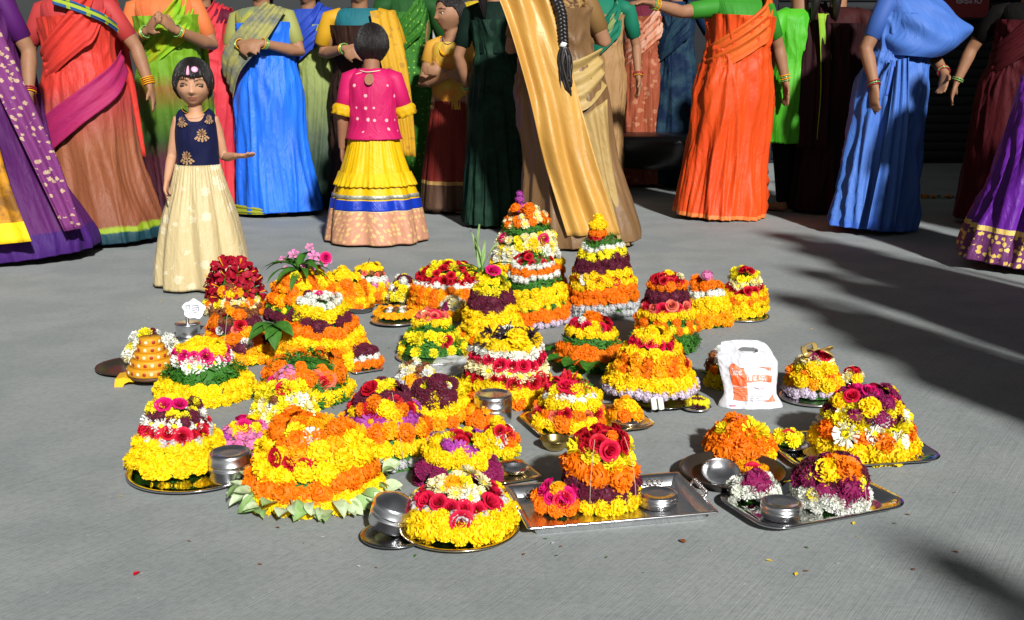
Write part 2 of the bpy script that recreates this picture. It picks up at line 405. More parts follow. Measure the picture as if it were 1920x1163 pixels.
FLOWER = {   # code: (name, builder, materials, diameter in metres, variants)
    'Y': ('marigold', fl_marigold, ['yellow'], .050, 3), 'O': ('marigold', fl_marigold, ['orange'], .050, 3), 'G': ('marigold', fl_marigold, ['gold'], .050, 3),
    'L': ('chrysanthemum', fl_mum, ['lemon'], .048, 2), 'W': ('chrysanthemum', lambda s: fl_mum(s, True), ['white', 'lemon'], .046, 2),
    'K': ('chrysanthemum', fl_mum, ['white'], .040, 2), 'C': ('chrysanthemum', lambda s: fl_mum(s, True), ['cream', 'lemon'], .044, 2),
    'R': ('rose', fl_rose, ['red'], .040, 2), 'D': ('rose', fl_rose, ['rose'], .040, 2), 'P': ('rose', fl_rose, ['magenta'], .042, 2), 's': ('rose', fl_rose, ['salmon'], .034, 2),
    'M': ('cockscomb', fl_cock, ['maroon'], .060, 3), 'V': ('cockscomb', fl_cock, ['violet'], .060, 3),
    'w': ('white_floret_cluster', fl_cluster, ['white'], .040, 2), 'q': ('silver_floret_cluster', fl_cluster, ['greywhite'], .040, 2),
    'p': ('pink_floret_cluster', fl_cluster, ['pink'], .042, 2), 'l': ('lilac_floret_cluster', fl_cluster, ['lilac'], .040, 2),
    'y': ('yellow_floret_cluster', fl_cluster, ['lemon'], .036, 2), 'u': ('purple_floret_cluster', fl_cluster, ['purple'], .042, 2),
    'b': ('dried_flower', fl_cluster, ['brown'], .036, 2),
    'g': ('leaf_sprig', fl_sprig, ['green'], .062, 3), 'f': ('leaf_sprig', fl_sprig, ['leaf'], .060, 2),
    'Z': ('zinnia', fl_zinnia, ['purple', 'gold'], .055, 2), 'z': ('zinnia', fl_zinnia, ['magenta', 'gold'], .052, 2),
    'H': ('hibiscus', fl_hib, ['hib', 'gold'], .085, 3), 'A': ('desert_rose', fl_hib, ['pink', 'white'], .050, 2),
    'd': ('dark_leaf_sprig', fl_sprig, ['dark'], .080, 2), 'X': ('red_leaf_sprig', fl_sprig, ['red'], .085, 2),
}
_fm = {}
def flower_mesh(code, var=None):
    name, fn, mats, dia, nv = FLOWER[code]
    v = R.randrange(nv) if var is None else var % nv
    if (code, v) not in _fm:
        st = R.getstate(); k = fn(100 + 13 * v + sum(map(ord, fn.__name__)) % 7); R.setstate(st)
        _fm[(code, v)] = k.mesh(name, [pm(x) for x in mats], code in 'RDPsHAZz')
    return _fm[(code, v)]
def put_flower(parent, code, pos, nrm, size=None, twist=None, jitter=.19):
    name, fn, mats, dia, nv = FLOWER[code]; size = size or dia
    n = Vector(nrm).normalized(); n = (n + Vector((R.gauss(0, .13), R.gauss(0, .13), R.gauss(0, .13)))).normalized()
    q = n.to_track_quat('Z', 'Y') @ Euler((0, 0, R.uniform(0, 6.28) if twist is None else twist)).to_quaternion()
    s = size * R.uniform(1 - jitter, 1 + jitter)
    o = link(name, flower_mesh(code), parent, pos, q.to_euler(), (s, s, s * R.uniform(.85, 1.1)))
    return o
_leafm = {}
def put_leaf(parent, pos, az, el, length, key='leaf', name='leaf', wide=.5, curl=.5, roll=0.0):
    v = R.randrange(3); k = (key, wide, curl, v)
    if k not in _leafm:
        st = R.getstate(); _leafm[k] = fl_leaf(31 + v, wide, curl).mesh(name, [pm(key)], True); R.setstate(st)
    return link(name, _leafm[k], parent, pos, Euler((roll, -el, az)), length)

def stack(label, cx, yb, hw, yt, layers, top=.42, k=1.15, extras=(), z0=0.0, group='flower stacks for the festival on the concrete', cap=None, name='flower_stack', cat='flower stack', sq=1.0, dens=.69):
    p0 = gp(cx, yb, z0); c = p0.copy()
    for _ in range(4):
        r = hw * mpp(c); c = Vector((cx_at(cx, c), p0.y + r * .93 * sq, z0))
    H = at_y(cx, yt, c.y).z - z0
    H0 = H; H = H * (1 - .15 * top)
    root = thing(name, label, cat, c, R.uniform(-.1, .1), group)
    k *= 1.1 if k < 1.6 else 1.25
    prof = lambda t: r * (1 - (1 - top) * max(0, min(1, t)) ** k)
    body = MB(); smin = .04; ph = R.uniform(0, 6.28); wob = R.uniform(.08, .26)
    lathe(body, [(max(.01, (prof(i / 8) - smin * .50)) * (1 if i < 8 else .55), max(.001, H * i / 8 * .93)) for i in range(9)], 20)
    part('mound', body, pm('green'), root)
    for (codes, t0, t1, *sz) in layers:
        size = (sz[0] if sz else FLOWER[codes[0]][3]) * .94
        sl = (t1 - t0) * H * (1 + ((1 - top) * r / H) * .25); rows = max(1, round(sl / (size * .66)))
        for j in range(rows):
            t = t0 + (t1 - t0) * (j + .5) / rows; rr = prof(t)
            dt = .04; slope = math.atan2(prof(t - dt) - prof(t + dt), 2 * dt * H)
            b = min(1.2, slope * .9 + .12)
            re = max(0.0, rr - size * .26); n = max(3, round(2 * pi * max(re, size * .5) / (size * dens)))
            off = R.random()
            for i in range(n):
                a = 2 * pi * (i + off + R.uniform(-.12, .12)) / n
                code = codes[i % len(codes)] if len(codes) < 4 else R.choice(codes)
                zz = t * H + R.uniform(-.16, .16) * size + wob * sin(2 * a + ph) * size
                if t0 == 0 and j == 0: zz = max(zz, size * .38)
                re2 = re * R.uniform(.95, 1.03); put_flower(root, code, (re2 * cos(a), re2 * sin(a), zz), (cos(a) * cos(b), sin(a) * cos(b), sin(b)), size)
    # close the top
    code = cap or layers[-1][0]; size = FLOWER[code[0]][3]; rt = prof(1.0)
    rr = rt - size * .75
    while rr > size * .35:
        n = max(3, round(2 * pi * rr / (size * .8)))
        for i in range(n):
            a = 2 * pi * (i + R.random() * .3) / n
            put_flower(root, code[i % len(code)], (rr * cos(a), rr * sin(a), H - size * .30 + (H0 - H) * (1 - (rr / rt) ** 2)), (cos(a) * .9 * rr / rt, sin(a) * .9 * rr / rt, 1), size)
        rr -= size * .75
    put_flower(root, code[0], (0, 0, H0 - size * .30), (0, -.15, 1), size)
    for (code, ang, t, *sz) in extras:
        size = sz[0] if sz else FLOWER[code][3]; a = -pi / 2 + rad(ang); rr = max(0, prof(t) - size * .22) if t < .98 else prof(1) * .4 * abs(sin(rad(ang)))
        b = .25 if t < .9 else 1.0
        put_flower(root, code, (rr * cos(a), rr * sin(a), min(H * t, H * .97) if t < .94 else H0 - size * .22), (cos(a) * cos(b), sin(a) * cos(b), sin(b)), size, None, .04)
    ST.d[label] = (root, c, r, H0, prof)
    return root, c, r, H0
class _Prefix:
    d = {}
    def __getitem__(s, k_): return next(v for n, v in s.d.items() if n.startswith(k_))
ST = _Prefix()
def cx_at(px, c):   # world x seen at pixel column px at the depth of c
    return (px - CX) * mpp(c)

# ---------------------------------------------------------------- metal ware
STEEL = steel_mat(); GOLD_REFL = steel_mat('steel_gold_reflection', (.66, .56, .36), .16); DSTEEL = steel_mat('steel_dark', (.30, .30, .31), .18); BRASS = steel_mat('brass', (.62, .46, .16), .24)  # the warm steel has gold flower reflections put into its colour
MIRROR = steel_mat('steel_polished', (.72, .72, .73), .07, .12)
IRON = plain_mat('dark_plate', (.035, .028, .022), .28, .55, (.07, .055, .04), 12)
def plate(label, cx, cyb, hw, mat=None, rim=.014, cat='plate', name='steel_plate', lip=.012):
    """round plate; cyb = pixel row of its nearest edge"""
    p0 = gp(cx, cyb, rim); c = p0.copy(); c.z = 0
    for _ in range(4):
        r = hw * mpp(c); c = Vector((cx_at(cx, c), p0.y + r * .99, 0))
    mb = MB(); e = .0025
    lathe(mb, [(0.001, .001), (r - lip - rim * .9, .001), (r - lip, rim - e), (r - .001, rim - e), (r, rim), (r - .001, rim + e * .6), (r - lip, rim), (r - lip - rim * .9 - .001, .001 + e), (r * .55, .0036), (0.001, .0036)], 64)
    o = part(name, mb, mat or STEEL, None); o.location = c; tag(o, label, cat, 'plates under the flower stacks'); return o, c, r
def rrect(w, d, rd, n=6):
    out = []
    for (sx, sy, a0) in ((1, 1, 0), (-1, 1, 90), (-1, -1, 180), (1, -1, 270)):
        for i in range(n + 1):
            a = rad(a0 + 90 * i / n); out.append((sx * (w / 2 - rd) + rd * cos(a), sy * (d / 2 - rd) + rd * sin(a)))
    return out
def tray(label, corners, mat, rd=.05, wall=.022, lip=.010, rim_mat=None, handles=False, cut=False):
    P = [gp(*c, wall) for c in corners]; c = sum(P, Vector()) / 4; c.z = 0
    w = ((P[1] - P[0]).length + (P[2] - P[3]).length) / 2; d = ((P[3] - P[0]).length + (P[2] - P[1]).length) / 2
    ang = math.atan2((P[1] - P[0] + P[2] - P[3]).y, (P[1] - P[0] + P[2] - P[3]).x)
    root = thing('serving_tray', label, 'tray', c, ang, 'trays under the flower stacks')
    def ring(ins, z, r_): return [(x, y, z) for x, y in rrect(w - 2 * ins, d - 2 * ins, max(.004, r_ - ins * .6))]
    fl = lip + .018 if cut else wall + lip + .012
    rings = [ring(fl, .0012, rd), ring(lip + .008, wall * .85, rd), ring(.001, wall - .002, rd), ring(0, wall, rd), ring(.0015, wall + .0018, rd), ring(lip, wall + .001, rd), ring(lip + .009, wall * .85 + .001, rd), ring(fl + .001, .0045, rd)]
    n = len(rings[0]); mb = MB(); vs_ = [v for r_ in rings for v in r_]
    mb.add(vs_, grid_faces(n, len(rings), True), 0, .5); mb.add(rings[-1], [tuple(range(n))], 0, .5); mb.add(rings[0], [tuple(reversed(range(n)))], 0, .5)
    part('pan', mb, mat, root)
    if cut:     # cut-work band: raised scrolls on the long walls
        for sy in (1, -1):
            for i in range(13):
                for s0 in (-1, 1):
                    if abs(i - 6) < 2: continue
                    b2 = MB(); x = (i - 6) / 6.5 * (w * .5 - .05)
                    pts = [(x + s0 * .006 + .007 * cos(t * 1.3), 0, .007 * sin(t * 1.3)) for t in range(5)]
                    tube(b2, pts, [.0022] * 5, 5); o = part('scroll', b2, IRON, root)
                    o.location = (0, sy * (d / 2 - lip - .0150), wall * .50); o.rotation_euler = (sy * rad(-28), 0, 0)
    if handles:
        for sx_ in (1, -1):
            b2 = MB(); tube(b2, catmull([(sx_ * (w / 2 - .004), -d * .16, wall), (sx_ * (w / 2 + .004), -d * .15, wall + .010), (sx_ * (w / 2 + .004), 0, wall + .012), (sx_ * (w / 2 + .004), d * .15, wall + .010), (sx_ * (w / 2 - .004), d * .16, wall)], 5), [.0035] * 21, 8)
            part('handle', b2, mat, root)
            for i in range(9):
                b3 = MB(); lathe(b3, [(.001, -.006), (.005, -.003), (.005, .003), (.001, .006)], 8, off=(sx_ * (w / 2 + .004), (i - 4) * d * .035, wall + .013)); part('bead', b3, mat, root)
    return root, c, ang, w, d
def steel_box(label, cx, yb, hw, yt, z0=.004, rot=None, domed=False, mat=None, cat='steel box'):
    p0 = gp(cx, yb, z0); c = p0.copy()
    for _ in range(4):
        r = hw * mpp(c); c = Vector((cx_at(cx, c), p0.y + r, z0))
    h = max(.02, at_y(cx, yt, c.y + r * .9).z - z0) * 1.4 + .003; mat = mat or STEEL
    root = thing('steel_box', label, cat, c, R.random() * 6, 'steel boxes beside the flower stacks')
    if rot: root.rotation_euler = rot
    mb = MB(); lathe(mb, [(.001, 0), (r * .86, 0), (r * .93, .004), (r * .965, h * .12), (r * .965, h * .40), (r * .99, h * .43), (r * .99, h * .47), (r * .96, h * .50), (r * .96, h * .58)], 48); part('body', mb, mat, root)
    lt = [(r * 1.0, h * .585), (r * 1.0, h * .64), (r * .985, h * .65), (r * .985, h * .86), (r * .96, h * .95), (r * .90, h * .985)]
    lt += [(r * .6, h * 1.15), (r * .25, h * 1.25), (.001, h * 1.28)] if domed else [(r * .85, h), (r * .81, h * .99), (r * .77, h * .93), (r * .4, h * .935), (r * .12, h * .94), (.001, h * .94)]
    mb = MB(); lathe(mb, [(r * .97, h * .585)] + lt, 48); part('lid', mb, mat, root)
    return root, c, r, h
def bowl(label, cx, yb, hw, yt, z0=.004, mat=None, rot=None, name='steel_bowl', cat='bowl'):
    p0 = gp(cx, yb, z0); c = p0.copy()
    for _ in range(4):
        r = hw * mpp(c); c = Vector((cx_at(cx, c), p0.y + r * .8, z0))
    h = max(.012, at_y(cx, yt, c.y).z - z0)
    mb = MB(); lathe(mb, [(.001, 0), (r * .45, 0), (r * .62, h * .08), (r * .88, h * .5), (r * .97, h * .9), (r * 1.02, h), (r * 1.0, h * 1.02), (r * .95, h * .92), (r * .85, h * .52), (r * .58, h * .14), (.001, h * .10)], 40)
    o = part(name, mb, mat or STEEL, None, loc=c, rot=rot); tag(o, label, cat, 'small bowls among the flower stacks'); return o, c, r, h

# ---------------------------------------------------------------- flower stacks, front to back
plate('round steel plate under the lowest yellow and red dome at the front edge', 862, 1034, 114, GOLD_REFL)
stack('low dome of yellow marigolds, red roses and a cream top at the very front', 860, 1024, 106, 893,
      [('Y', 0, .46, .056), ('q', .44, .54, .034), ('D', .50, .74, .046), ('C', .74, .92, .048)], .30, 1.6, [('D', 5, .46, .055), ('G', -15, .97, .05), ('L', 20, .96, .05), ('f', -25, .95, .03), ('W', 25, .78, .05)], z0=.006, cap='C')
plate('small dark steel plate under the tilted domed box', 742, 1028, 66, DSTEEL)
steel_box('steel box with a domed lid leaning over on its dark plate', 728, 1004, 42, 938, .014, (rad(17), rad(7), 1), True)
T1 = tray('square silver tray with cut-work rim and beaded handles', [(944, 910), (1274, 886), (1348, 960), (988, 994)], STEEL, .008, .026, .008, None, True, True)
stack('stack on the square silver tray: maroon band under big orange marigolds', 1126, 966, 72, 802,
      [('Y', 0, .13, .050), ('M', .13, .42, .062), ('O', .40, .62, .078), ('L', .60, .86, .066), ('R', .86, .98, .046)], .56, 1.9,
      [('D', 12, .87, .056), ('R', -40, .88, .05), ('R', 60, .87, .045), ('O', 25, .97, .03)], z0=.006, cap='R')
stack('tiny heap of orange marigolds and pink roses on the square silver tray', 1049, 973, 47, 908, [('O', 0, .5, .048), ('P', .5, .92, .042)], .5, 1.3, [('D', 15, .6, .05), ('G', -5, .97, .045)], z0=.006, cap='G')
steel_box('flat round steel box on the square silver tray', 1233, 962, 38, 920, .006)
stack('widest mound, orange and yellow over a frill of pale leaves', 590, 972, 124, 786,
      [('Y', 0, .22, .066), ('O', .21, .43, .062), ('Y', .42, .66, .066), ('YG', .64, .84, .062), ('O', .82, .97, .062)], .46, 1.6,
      [('R', -14, .66, .042), ('R', 3, .65, .040), ('R', 17, .64, .05), ('R', 33, .71, .034), ('R', 47, .70, .038), ('R', -36, .70, .048), ('R', 62, .8, .04), ('W', 12, .93, .06), ('W', 2, .87, .05), ('L', -20, .97, .05)], cap='GO')
P1 = plate('oval-looking steel plate at the left under a yellow stack and a box', 366, 924, 124, MIRROR)
stack('left front stack with roses and white mums above a thick yellow base', 333, 900, 87, 746,
      [('Y', 0, .50, .056), ('q', .48, .55, .032), ('R', .53, .66, .046), ('W', .64, .78, .048), ('M', .76, .84, .045), ('L', .83, .95, .046)], .42, 1.25,
      [('D', 5, .58, .055), ('D', 35, .58, .055), ('D', -30, .58, .05), ('P', -10, .97, .045), ('P', 40, .95, .04), ('L', 5, .99, .045)], z0=.008, cap='L')
steel_box('round lidded steel box on the left plate next to thick yellow base', 434, 914, 40, 850, .008)
stack('mound with magenta zinnias and red roses above an orange and silver base', 722, 892, 103, 716,
      [('q', 0, .16, .040), ('Y', .15, .38, .058), ('OG', .36, .54, .058), ('Zu', .53, .66, .056), ('RYO', .65, .82, .052), ('M', .81, .92, .056)], .38, 1.3,
      [('Z', 2, .58, .072), ('R', -18, .76, .055), ('Y', 22, .72, .06), ('O', -10, .84, .055), ('R', 30, .83, .05), ('R', -34, .97, .05)], cap='LY')
stack('stack with a broad violet-maroon base and yellow marigolds above', 858, 934, 82, 812,
      [('V', 0, .46, .064), ('Y', .42, .80, .056), ('uY', .78, .97, .048)], .52, 1.2, [('Z', 10, .83, .062), ('R', 5, .98, .04)], z0=.004, cap='RL')
stack('small mixed dome of red, white and yellow beside the violet-based stack', 935, 868, 42, 792, [('LY', 0, .45, .046), ('OWY', .42, .72, .046), ('RY', .7, .95, .042)], .5, 1.2, [('R', 40, .7, .05), ('W', 10, .62, .045)], cap='Y')
T2 = tray('steel tray tinted with a warm reflection behind the violet-based stack', [(900, 868), (972, 862), (1022, 892), (930, 912)], GOLD_REFL, .02, .014, .008)
bowl('steel bowl holding kumkum on the tray behind the violet-based stack', 966, 894, 26, 876, .006)
plate('steel plate under the low pink dome at the left', 462, 866, 64, STEEL)
stack('low dome of pink florets and magenta roses beside the left plate', 460, 850, 56, 790, [('p', 0, .5, .044), ('p', .45, .8, .042), ('PY', .75, .97, .042)], .45, 1.4, [('u', -50, .5, .05), ('L', 20, .8, .045), ('Y', -15, .8, .045), ('P', 5, .9, .05)], z0=.006, cap='PL')
stack('pale yellow and white mum mound behind the widest mound', 535, 800, 62, 716, [('CL', 0, .45, .050), ('LCW', .4, .75, .050), ('L', .73, .95, .050)], .5, 1.2, [('b', -20, .7, .035), ('W', 38, .62, .06), ('R', 10, .97, .05), ('L', 20, .95, .05)], cap='LR')
stack('stack with a thick collar of green leaves under magenta roses', 384, 768, 92, 640, [('Y', 0, .36, .056), ('g', .34, .70, .062), ('W', .69, .82, .046), ('P', .78, .9, .048), ('Y', .88, .98, .046)], .42, 1.2,
      [('P', -20, .83, .058), ('P', 28, .83, .058), ('P', 6, .80, .045), ('W', -4, .72, .056), ('W', 14, .71, .05), ('W', -38, .78, .056)], cap='Y')
stack('white and yellow mum heap on the leaf plate behind the wooden tower', 288, 690, 54, 619, [('KC', 0, .55, .052), ('WK', .5, .9, .054)], .45, 1.5, [('L', -48, .55, .055), ('L', 28, .42, .055), ('L', -12, .97, .055), ('M', 20, .98, .04), ('b', -75, .1, .03)], cap='K')
plate('dull brown plate under the white mum heap at far left', 252, 704, 70, IRON)
stack('orange and maroon stack tied with thread beside the green-collared stack', 446, 692, 74, 574, [('YG', 0, .30, .054), ('MKO', .28, .46, .052), ('OG', .42, .66, .058), ('MMR', .62, .84, .050), ('b', .82, .97, .040)], .45, 1.1,
      [('O', -55, .78, .075), ('M', 28, .36, .06), ('O', 30, .93, .055), ('K', -22, .68, .035), ('s', 15, .7, .03)], cap='bG')
stack('mound topped with drooping dark red hibiscus', 444, 600, 58, 492, [('OCb', 0, .24, .048), ('CLO', .22, .36, .046), ('H', .36, .62, .085), ('H', .60, .80, .085), ('H', .80, .98, .085)], .55, 1.5, [('C', -5, .32, .05), ('C', 30, .3, .06), ('O', 28, .1, .06), ('G', -14, .56, .055), ('Y', 6, .52, .055), ('G', 20, .55, .05), ('b', 0, .64, .05), ('H', -30, .97, .1), ('H', 35, .97, .1)], cap='H')
stack('dome with pink desert roses and long leaves on top', 570, 612, 70, 505, [('M', 0, .22, .056), ('yg', .20, .38, .042), ('OG', .36, .74, .058), ('YOL', .7, .96, .056)], .45, 1.6, [('R', -8, .9, .055), ('M', 24, .62, .045)], cap='YL')
stack('tall yellow stack with white silver top and maroon ring', 604, 704, 96, 549, [('Y', 0, .24, .058), ('G', .22, .36, .052), ('Y', .34, .48, .056), ('O', .46, .62, .056), ('M', .6, .74, .056), ('Y', .73, .87, .054), ('K', .85, .98, .042)], .36, 1.0, [('f', -50, .8, .08), ('f', -62, .68, .08), ('P', -12, .98, .035), ('L', -40, .72, .06)], cap='K')
stack('stack with pink floret tuft, orange marigolds and leaf bands below the tall yellow one', 574, 772, 93, 662, [('g', 0, .16, .056), ('Y', .14, .44, .058), ('gf', .42, .54, .050), ('OOs', .52, .80, .056), ('gO', .78, .95, .05)], .62, 1.3,
      [('p', -22, .66, .085), ('p', -16, .82, .06), ('s', 45, .60, .06), ('P', -42, .56, .045), ('O', 18, .68, .06), ('R', 36, .6, .04)], cap='g')
tray('narrow silver plate under the small orange block', [(652, 690), (706, 682), (720, 692), (660, 701)], STEEL, .01, .010, .006)
stack('small orange and white block with maroon petals on top', 684, 694, 33, 650, [('O', 0, .5, .040), ('w', .48, .8, .034), ('M', .8, .96, .04)], .75, 1.3, z0=.006, cap='M')
bowl('small steel dish with an orange marigold by the tall yellow stack', 676, 590, 28, 574, .002, DSTEEL)
stack('yellow and orange mound right of the desert-rose dome', 645, 588, 54, 502, [('YG', 0, .36, .054), ('OG', .34, .7, .056), ('Y', .68, .95, .054)], .45, 1.3, [('O', 38, .08, .06)], cap='Y')
stack('small round stack of pink, white and brown bands at the back left', 694, 566, 42, 494, [('GOY', 0, .38, .050), ('pY', .36, .54, .042), ('w', .52, .72, .040), ('bs', .70, .88, .036), ('Y', .86, .98, .042)], .5, 1.3, cap='Y')
plate('steel plate under the pink-banded small stack at the back', 696, 572, 50, DSTEEL, .01)
stack('tiny cream and maroon heap on a dark dish at the back', 758, 568, 32, 518, [('CL', 0, .5, .050), ('MLw', .46, .95, .044)], .5, 1.4, [('L', -10, .3, .055)], z0=.006, cap='MK')
plate('dark dish under the tiny cream and maroon heap', 757, 574, 34, DSTEEL, .01)
stack('flat-topped dome with alternating red and yellow petals', 840, 590, 70, 491, [('OG', 0, .46, .050), ('GO', .42, .58, .046), ('w', .56, .68, .040), ('R', .66, .80, .044), ('LR', .78, .97, .044)], .62, 1.9, cap='LR')
plate('shallow steel plate holding a ring of marigolds', 742, 610, 46, STEEL, .016)
stack('low ring of marigolds with dry petals in the middle on a shallow plate', 742, 602, 42, 578, [('G', 0, .8, .038)], .7, 1.2, [], z0=.010, cap='bw')
plate('grey plate under the leafy green and yellow stack', 812, 684, 70, STEEL, .01)
stack('green leafy stack with two rows of yellow mums', 811, 674, 65, 582, [('Lg', 0, .18, .048), ('g', .16, .36, .056), ('L', .34, .55, .052), ('g', .53, .72, .054), ('YL', .70, .86, .048), ('s', .85, .97, .04)], .38, 1.1, [('R', 40, .4, .04), ('R', 30, .3, .03), ('C', -30, .97, .03), ('D', 20, .95, .045)], z0=.006, cap='sR')
stack('cream and purple petal heap behind the leafy green stack', 852, 604, 30, 558, [('YG', 0, .5, .045), ('CK', .5, .9, .05)], .6, 1.3, [('V', -40, .7, .04), ('C', 10, .8, .06), ('u', -50, .4, .04)], cap='C')
stack('stack with a wide maroon band and one pink rose at its tip', 922, 652, 62, 502, [('OY', 0, .16, .050), ('Y', .14, .50, .052), ('M', .48, .70, .060), ('L', .68, .96, .050)], .34, 1.0, [('P', 5, .97, .058)], cap='L')
stack('second tallest stack, white and green collars over yellow and orange', 1000, 618, 69, 474, [('l', 0, .10, .036), ('O', .09, .26, .046), ('yg', .25, .36, .036), ('Y', .34, .60, .050), ('g', .58, .72, .052), ('w', .70, .80, .038), ('O', .79, .88, .042), ('w', .87, .95, .034), ('gR', .94, .99, .036)], .50, 1.5, [('R', -12, .97, .04)], cap='gR')
stack('tallest stack, tipped with purple cockscomb and pink roses at its sides', 987, 570, 72, 384, [('O', 0, .36, .050), ('Y', .36, .46, .05), ('CK', .44, .60, .048), ('CLC', .58, .76, .050), ('g', .75, .86, .050), ('OC', .85, .97, .044)], .42, 1.6,
      [('P', -62, .70, .05), ('P', 38, .70, .062), ('Y', 10, .56, .066), ('Y', 14, .66, .06), ('O', 10, .97, .06), ('O', -40, .95, .05), ('u', -25, .99, .05), ('L', 55, .62, .06)], cap='CO')
stack('stack with a marigold knob on top and roses set in its yellow band', 1128, 600, 71, 438, [('q', 0, .18, .040), ('O', .17, .40, .050), ('Y', .38, .62, .050), ('M', .60, .78, .058), ('y', .76, .88, .038), ('w', .86, .95, .036), ('g', .94, .99, .04)], .48, 1.25,
      [('R', -10, .50, .046), ('R', 22, .50, .05), ('W', -38, .50, .056), ('R', 60, .53, .045), ('R', -66, .52, .045), ('R', 0, .99, .04)], cap='g')
stack('stack in red, maroon and salmon rings over green leaves', 1248, 668, 68, 512, [('gf', 0, .28, .056), ('Oy', .26, .38, .042), ('gO', .36, .46, .046), ('Y', .44, .58, .048), ('sD', .56, .70, .046), ('M', .68, .86, .056), ('O', .84, .95, .046), ('R', .94, .99, .040)], .42, 1.1, [('Y', 10, .99, .045), ('C', 45, .96, .035), ('O', -20, .36, .055)], cap='R')
stack('yellow stack with white belt and pink floret tip at the back right', 1322, 618, 49, 512, [('G', 0, .30, .048), ('Y', .28, .60, .048), ('w', .58, .76, .040), ('O', .74, .94, .046)], .45, 1.3, [('p', 10, .99, .06), ('p', -20, .98, .05)], cap='pO')
plate('steel plate under the rear right stack with a rose ring', 1392, 603, 50, STEEL, .008)
stack('rear right stack with a ring of dark roses under cream mums', 1393, 597, 46, 502, [('Y', 0, .36, .050), ('OG', .32, .44, .046), ('Y', .40, .54, .046), ('R', .52, .68, .046), ('C', .66, .84, .044), ('L', .82, .97, .042)], .48, 1.3, [('R', 20, .97, .045), ('R', -20, .99, .04)], z0=.005, cap='RL')
stack('striped stack of red roses and white mums with a purple leaf top', 952, 770, 82, 618, [('OY', 0, .22, .056), ('Y', .20, .38, .054), ('R', .36, .47, .048), ('C', .45, .62, .046), ('D', .60, .77, .050), ('K', .74, .88, .046), ('Y', .86, .98, .050)], .64, 1.7, [('Y', 25, .95, .075), ('d', -10, .99, .10), ('d', -45, .96, .09), ('d', 30, .99, .09), ('d', 60, .97, .08), ('W', -2, 1.0, .062)], cap='dY')
stack('orange floret stack with a leaf collar and a marigold tip', 1106, 704, 70, 592, [('g', 0, .2, .056), ('O', .16, .50, .046), ('g', .48, .70, .056), ('Y', .68, .82, .044), ('RD', .80, .96, .042)], .45, 1.4, [('O', -4, .99, .065), ('Y', 5, .9, .045), ('b', 20, .85, .035), ('K', -40, .97, .03)], cap='Ob')
stack('broad yellow and orange cone with a red cap, right of the centre', 1219, 754, 92, 622, [('l', 0, .10, .040), ('Y', .08, .38, .054), ('OG', .36, .66, .054), ('Y', .62, .80, .054), ('D', .78, .94, .044), ('Y', .93, .99, .04)], .34, 1.05, [('Y', 5, .98, .055), ('R', 78, .5, .06)], z0=.03, cap='Y')
bowl('broad grey steel basin under the yellow and orange cone', 1240, 770, 74, 744, .001, DSTEEL)
T3 = tray('bright steel tray tinted with gold reflections in front of the striped stack', [(975, 775), (1170, 752), (1240, 800), (1010, 824)], GOLD_REFL, .05, .016, .010)
stack('yellow and red dome with a spiky red leaf top on the bright tray', 1068, 814, 71, 712, [('YYO', 0, .30, .056), ('ROs', .28, .44, .046), ('Y', .42, .68, .056), ('w', .66, .78, .036), ('DY', .76, .96, .048)], .45, 1.5, [('D', 0, .93, .058), ('D', -24, .95, .05), ('L', 36, .86, .055), ('L', -45, .84, .055), ('X', -5, 1.0, .10), ('X', 15, .98, .09), ('f', 55, .94, .07)], z0=.006, cap='XD')
bowl('steel bowl heaped with marigolds on the bright tray', 1174, 808, 34, 786, .006)
stack('heap of yellow and orange marigolds filling a bowl on the bright tray', 1173, 794, 31, 752, [('GO', 0, .55, .044), ('YG', .5, .95, .044)], .5, 1.5, z0=.035, cap='Y')
bowl('brass bowl with camphor pieces in front of the bright tray', 1041, 850, 28, 822, .001, BRASS, name='brass_bowl')
stack('mixed bowl of orange and yellow flowers half hidden behind the bag', 1352, 732, 34, 652, [('Lg', 0, .42, .052), ('Ob', .38, .68, .05), ('Wb', .66, .95, .046)], .6, 1.2, [('L', -15, .2, .058)], cap='W')
plate('steel plate under the dome with pinkish frill right of the bag', 1524, 762, 62, STEEL, .010)
stack('dome with a gold ribbon bow on top right of the carrier bag', 1525, 753, 57, 660, [('l', 0, .22, .040), ('YG', .2, .44, .054), ('OY', .42, .64, .052), ('YL', .6, .78, .05), ('C', .76, .95, .046)], .42, 1.5, [('D', 25, .96, .05), ('V', -30, .97, .04), ('Y', 20, .72, .05)], z0=.007, cap='CR')
stack('small red and cream heap behind the gold-ribbon dome', 1597, 722, 20, 690, [('CY', 0, .6, .040), ('RC', .55, .95, .036)], .5, 1.4, z0=.004, cap='R')
plate('small dark dish behind the gold-ribbon dome', 1597, 728, 23, DSTEEL, .008)
plate('small steel plate standing alone with a yellow ring of flowers', 1307, 771, 27, STEEL, .012)
stack('lonely small ring of yellow florets with maroon petals', 1307, 765, 24, 746, [('y', 0, .8, .026)], .6, 1.3, z0=.008, cap='Mb')
plate('deep dark iron plate under the orange marigold stack at right', 1374, 916, 100, IRON, .03, lip=.008)
stack('orange marigold stack with lemon top in the deep dark plate', 1386, 872, 64, 786, [('O', 0, .60, .060), ('OLO', .56, .95, .058)], .50, 1.5, [('L', 22, .78, .075), ('L', -38, .72, .05), ('Y', 48, .16, .055), ('s', 5, .98, .035)], z0=.006, cap='OY')
bowl('shiny steel bowl tipped toward the viewer in the deep dark plate', 1350, 908, 36, 880, .010, rot=(rad(24), 0, 0))
stack('tiny heap of yellow petals and a red rose in the deep dark plate', 1409, 903, 29, 872, [('G', 0, .7, .042)], .6, 1.3, [('D', 0, .96, .045)], z0=.008, cap='D')
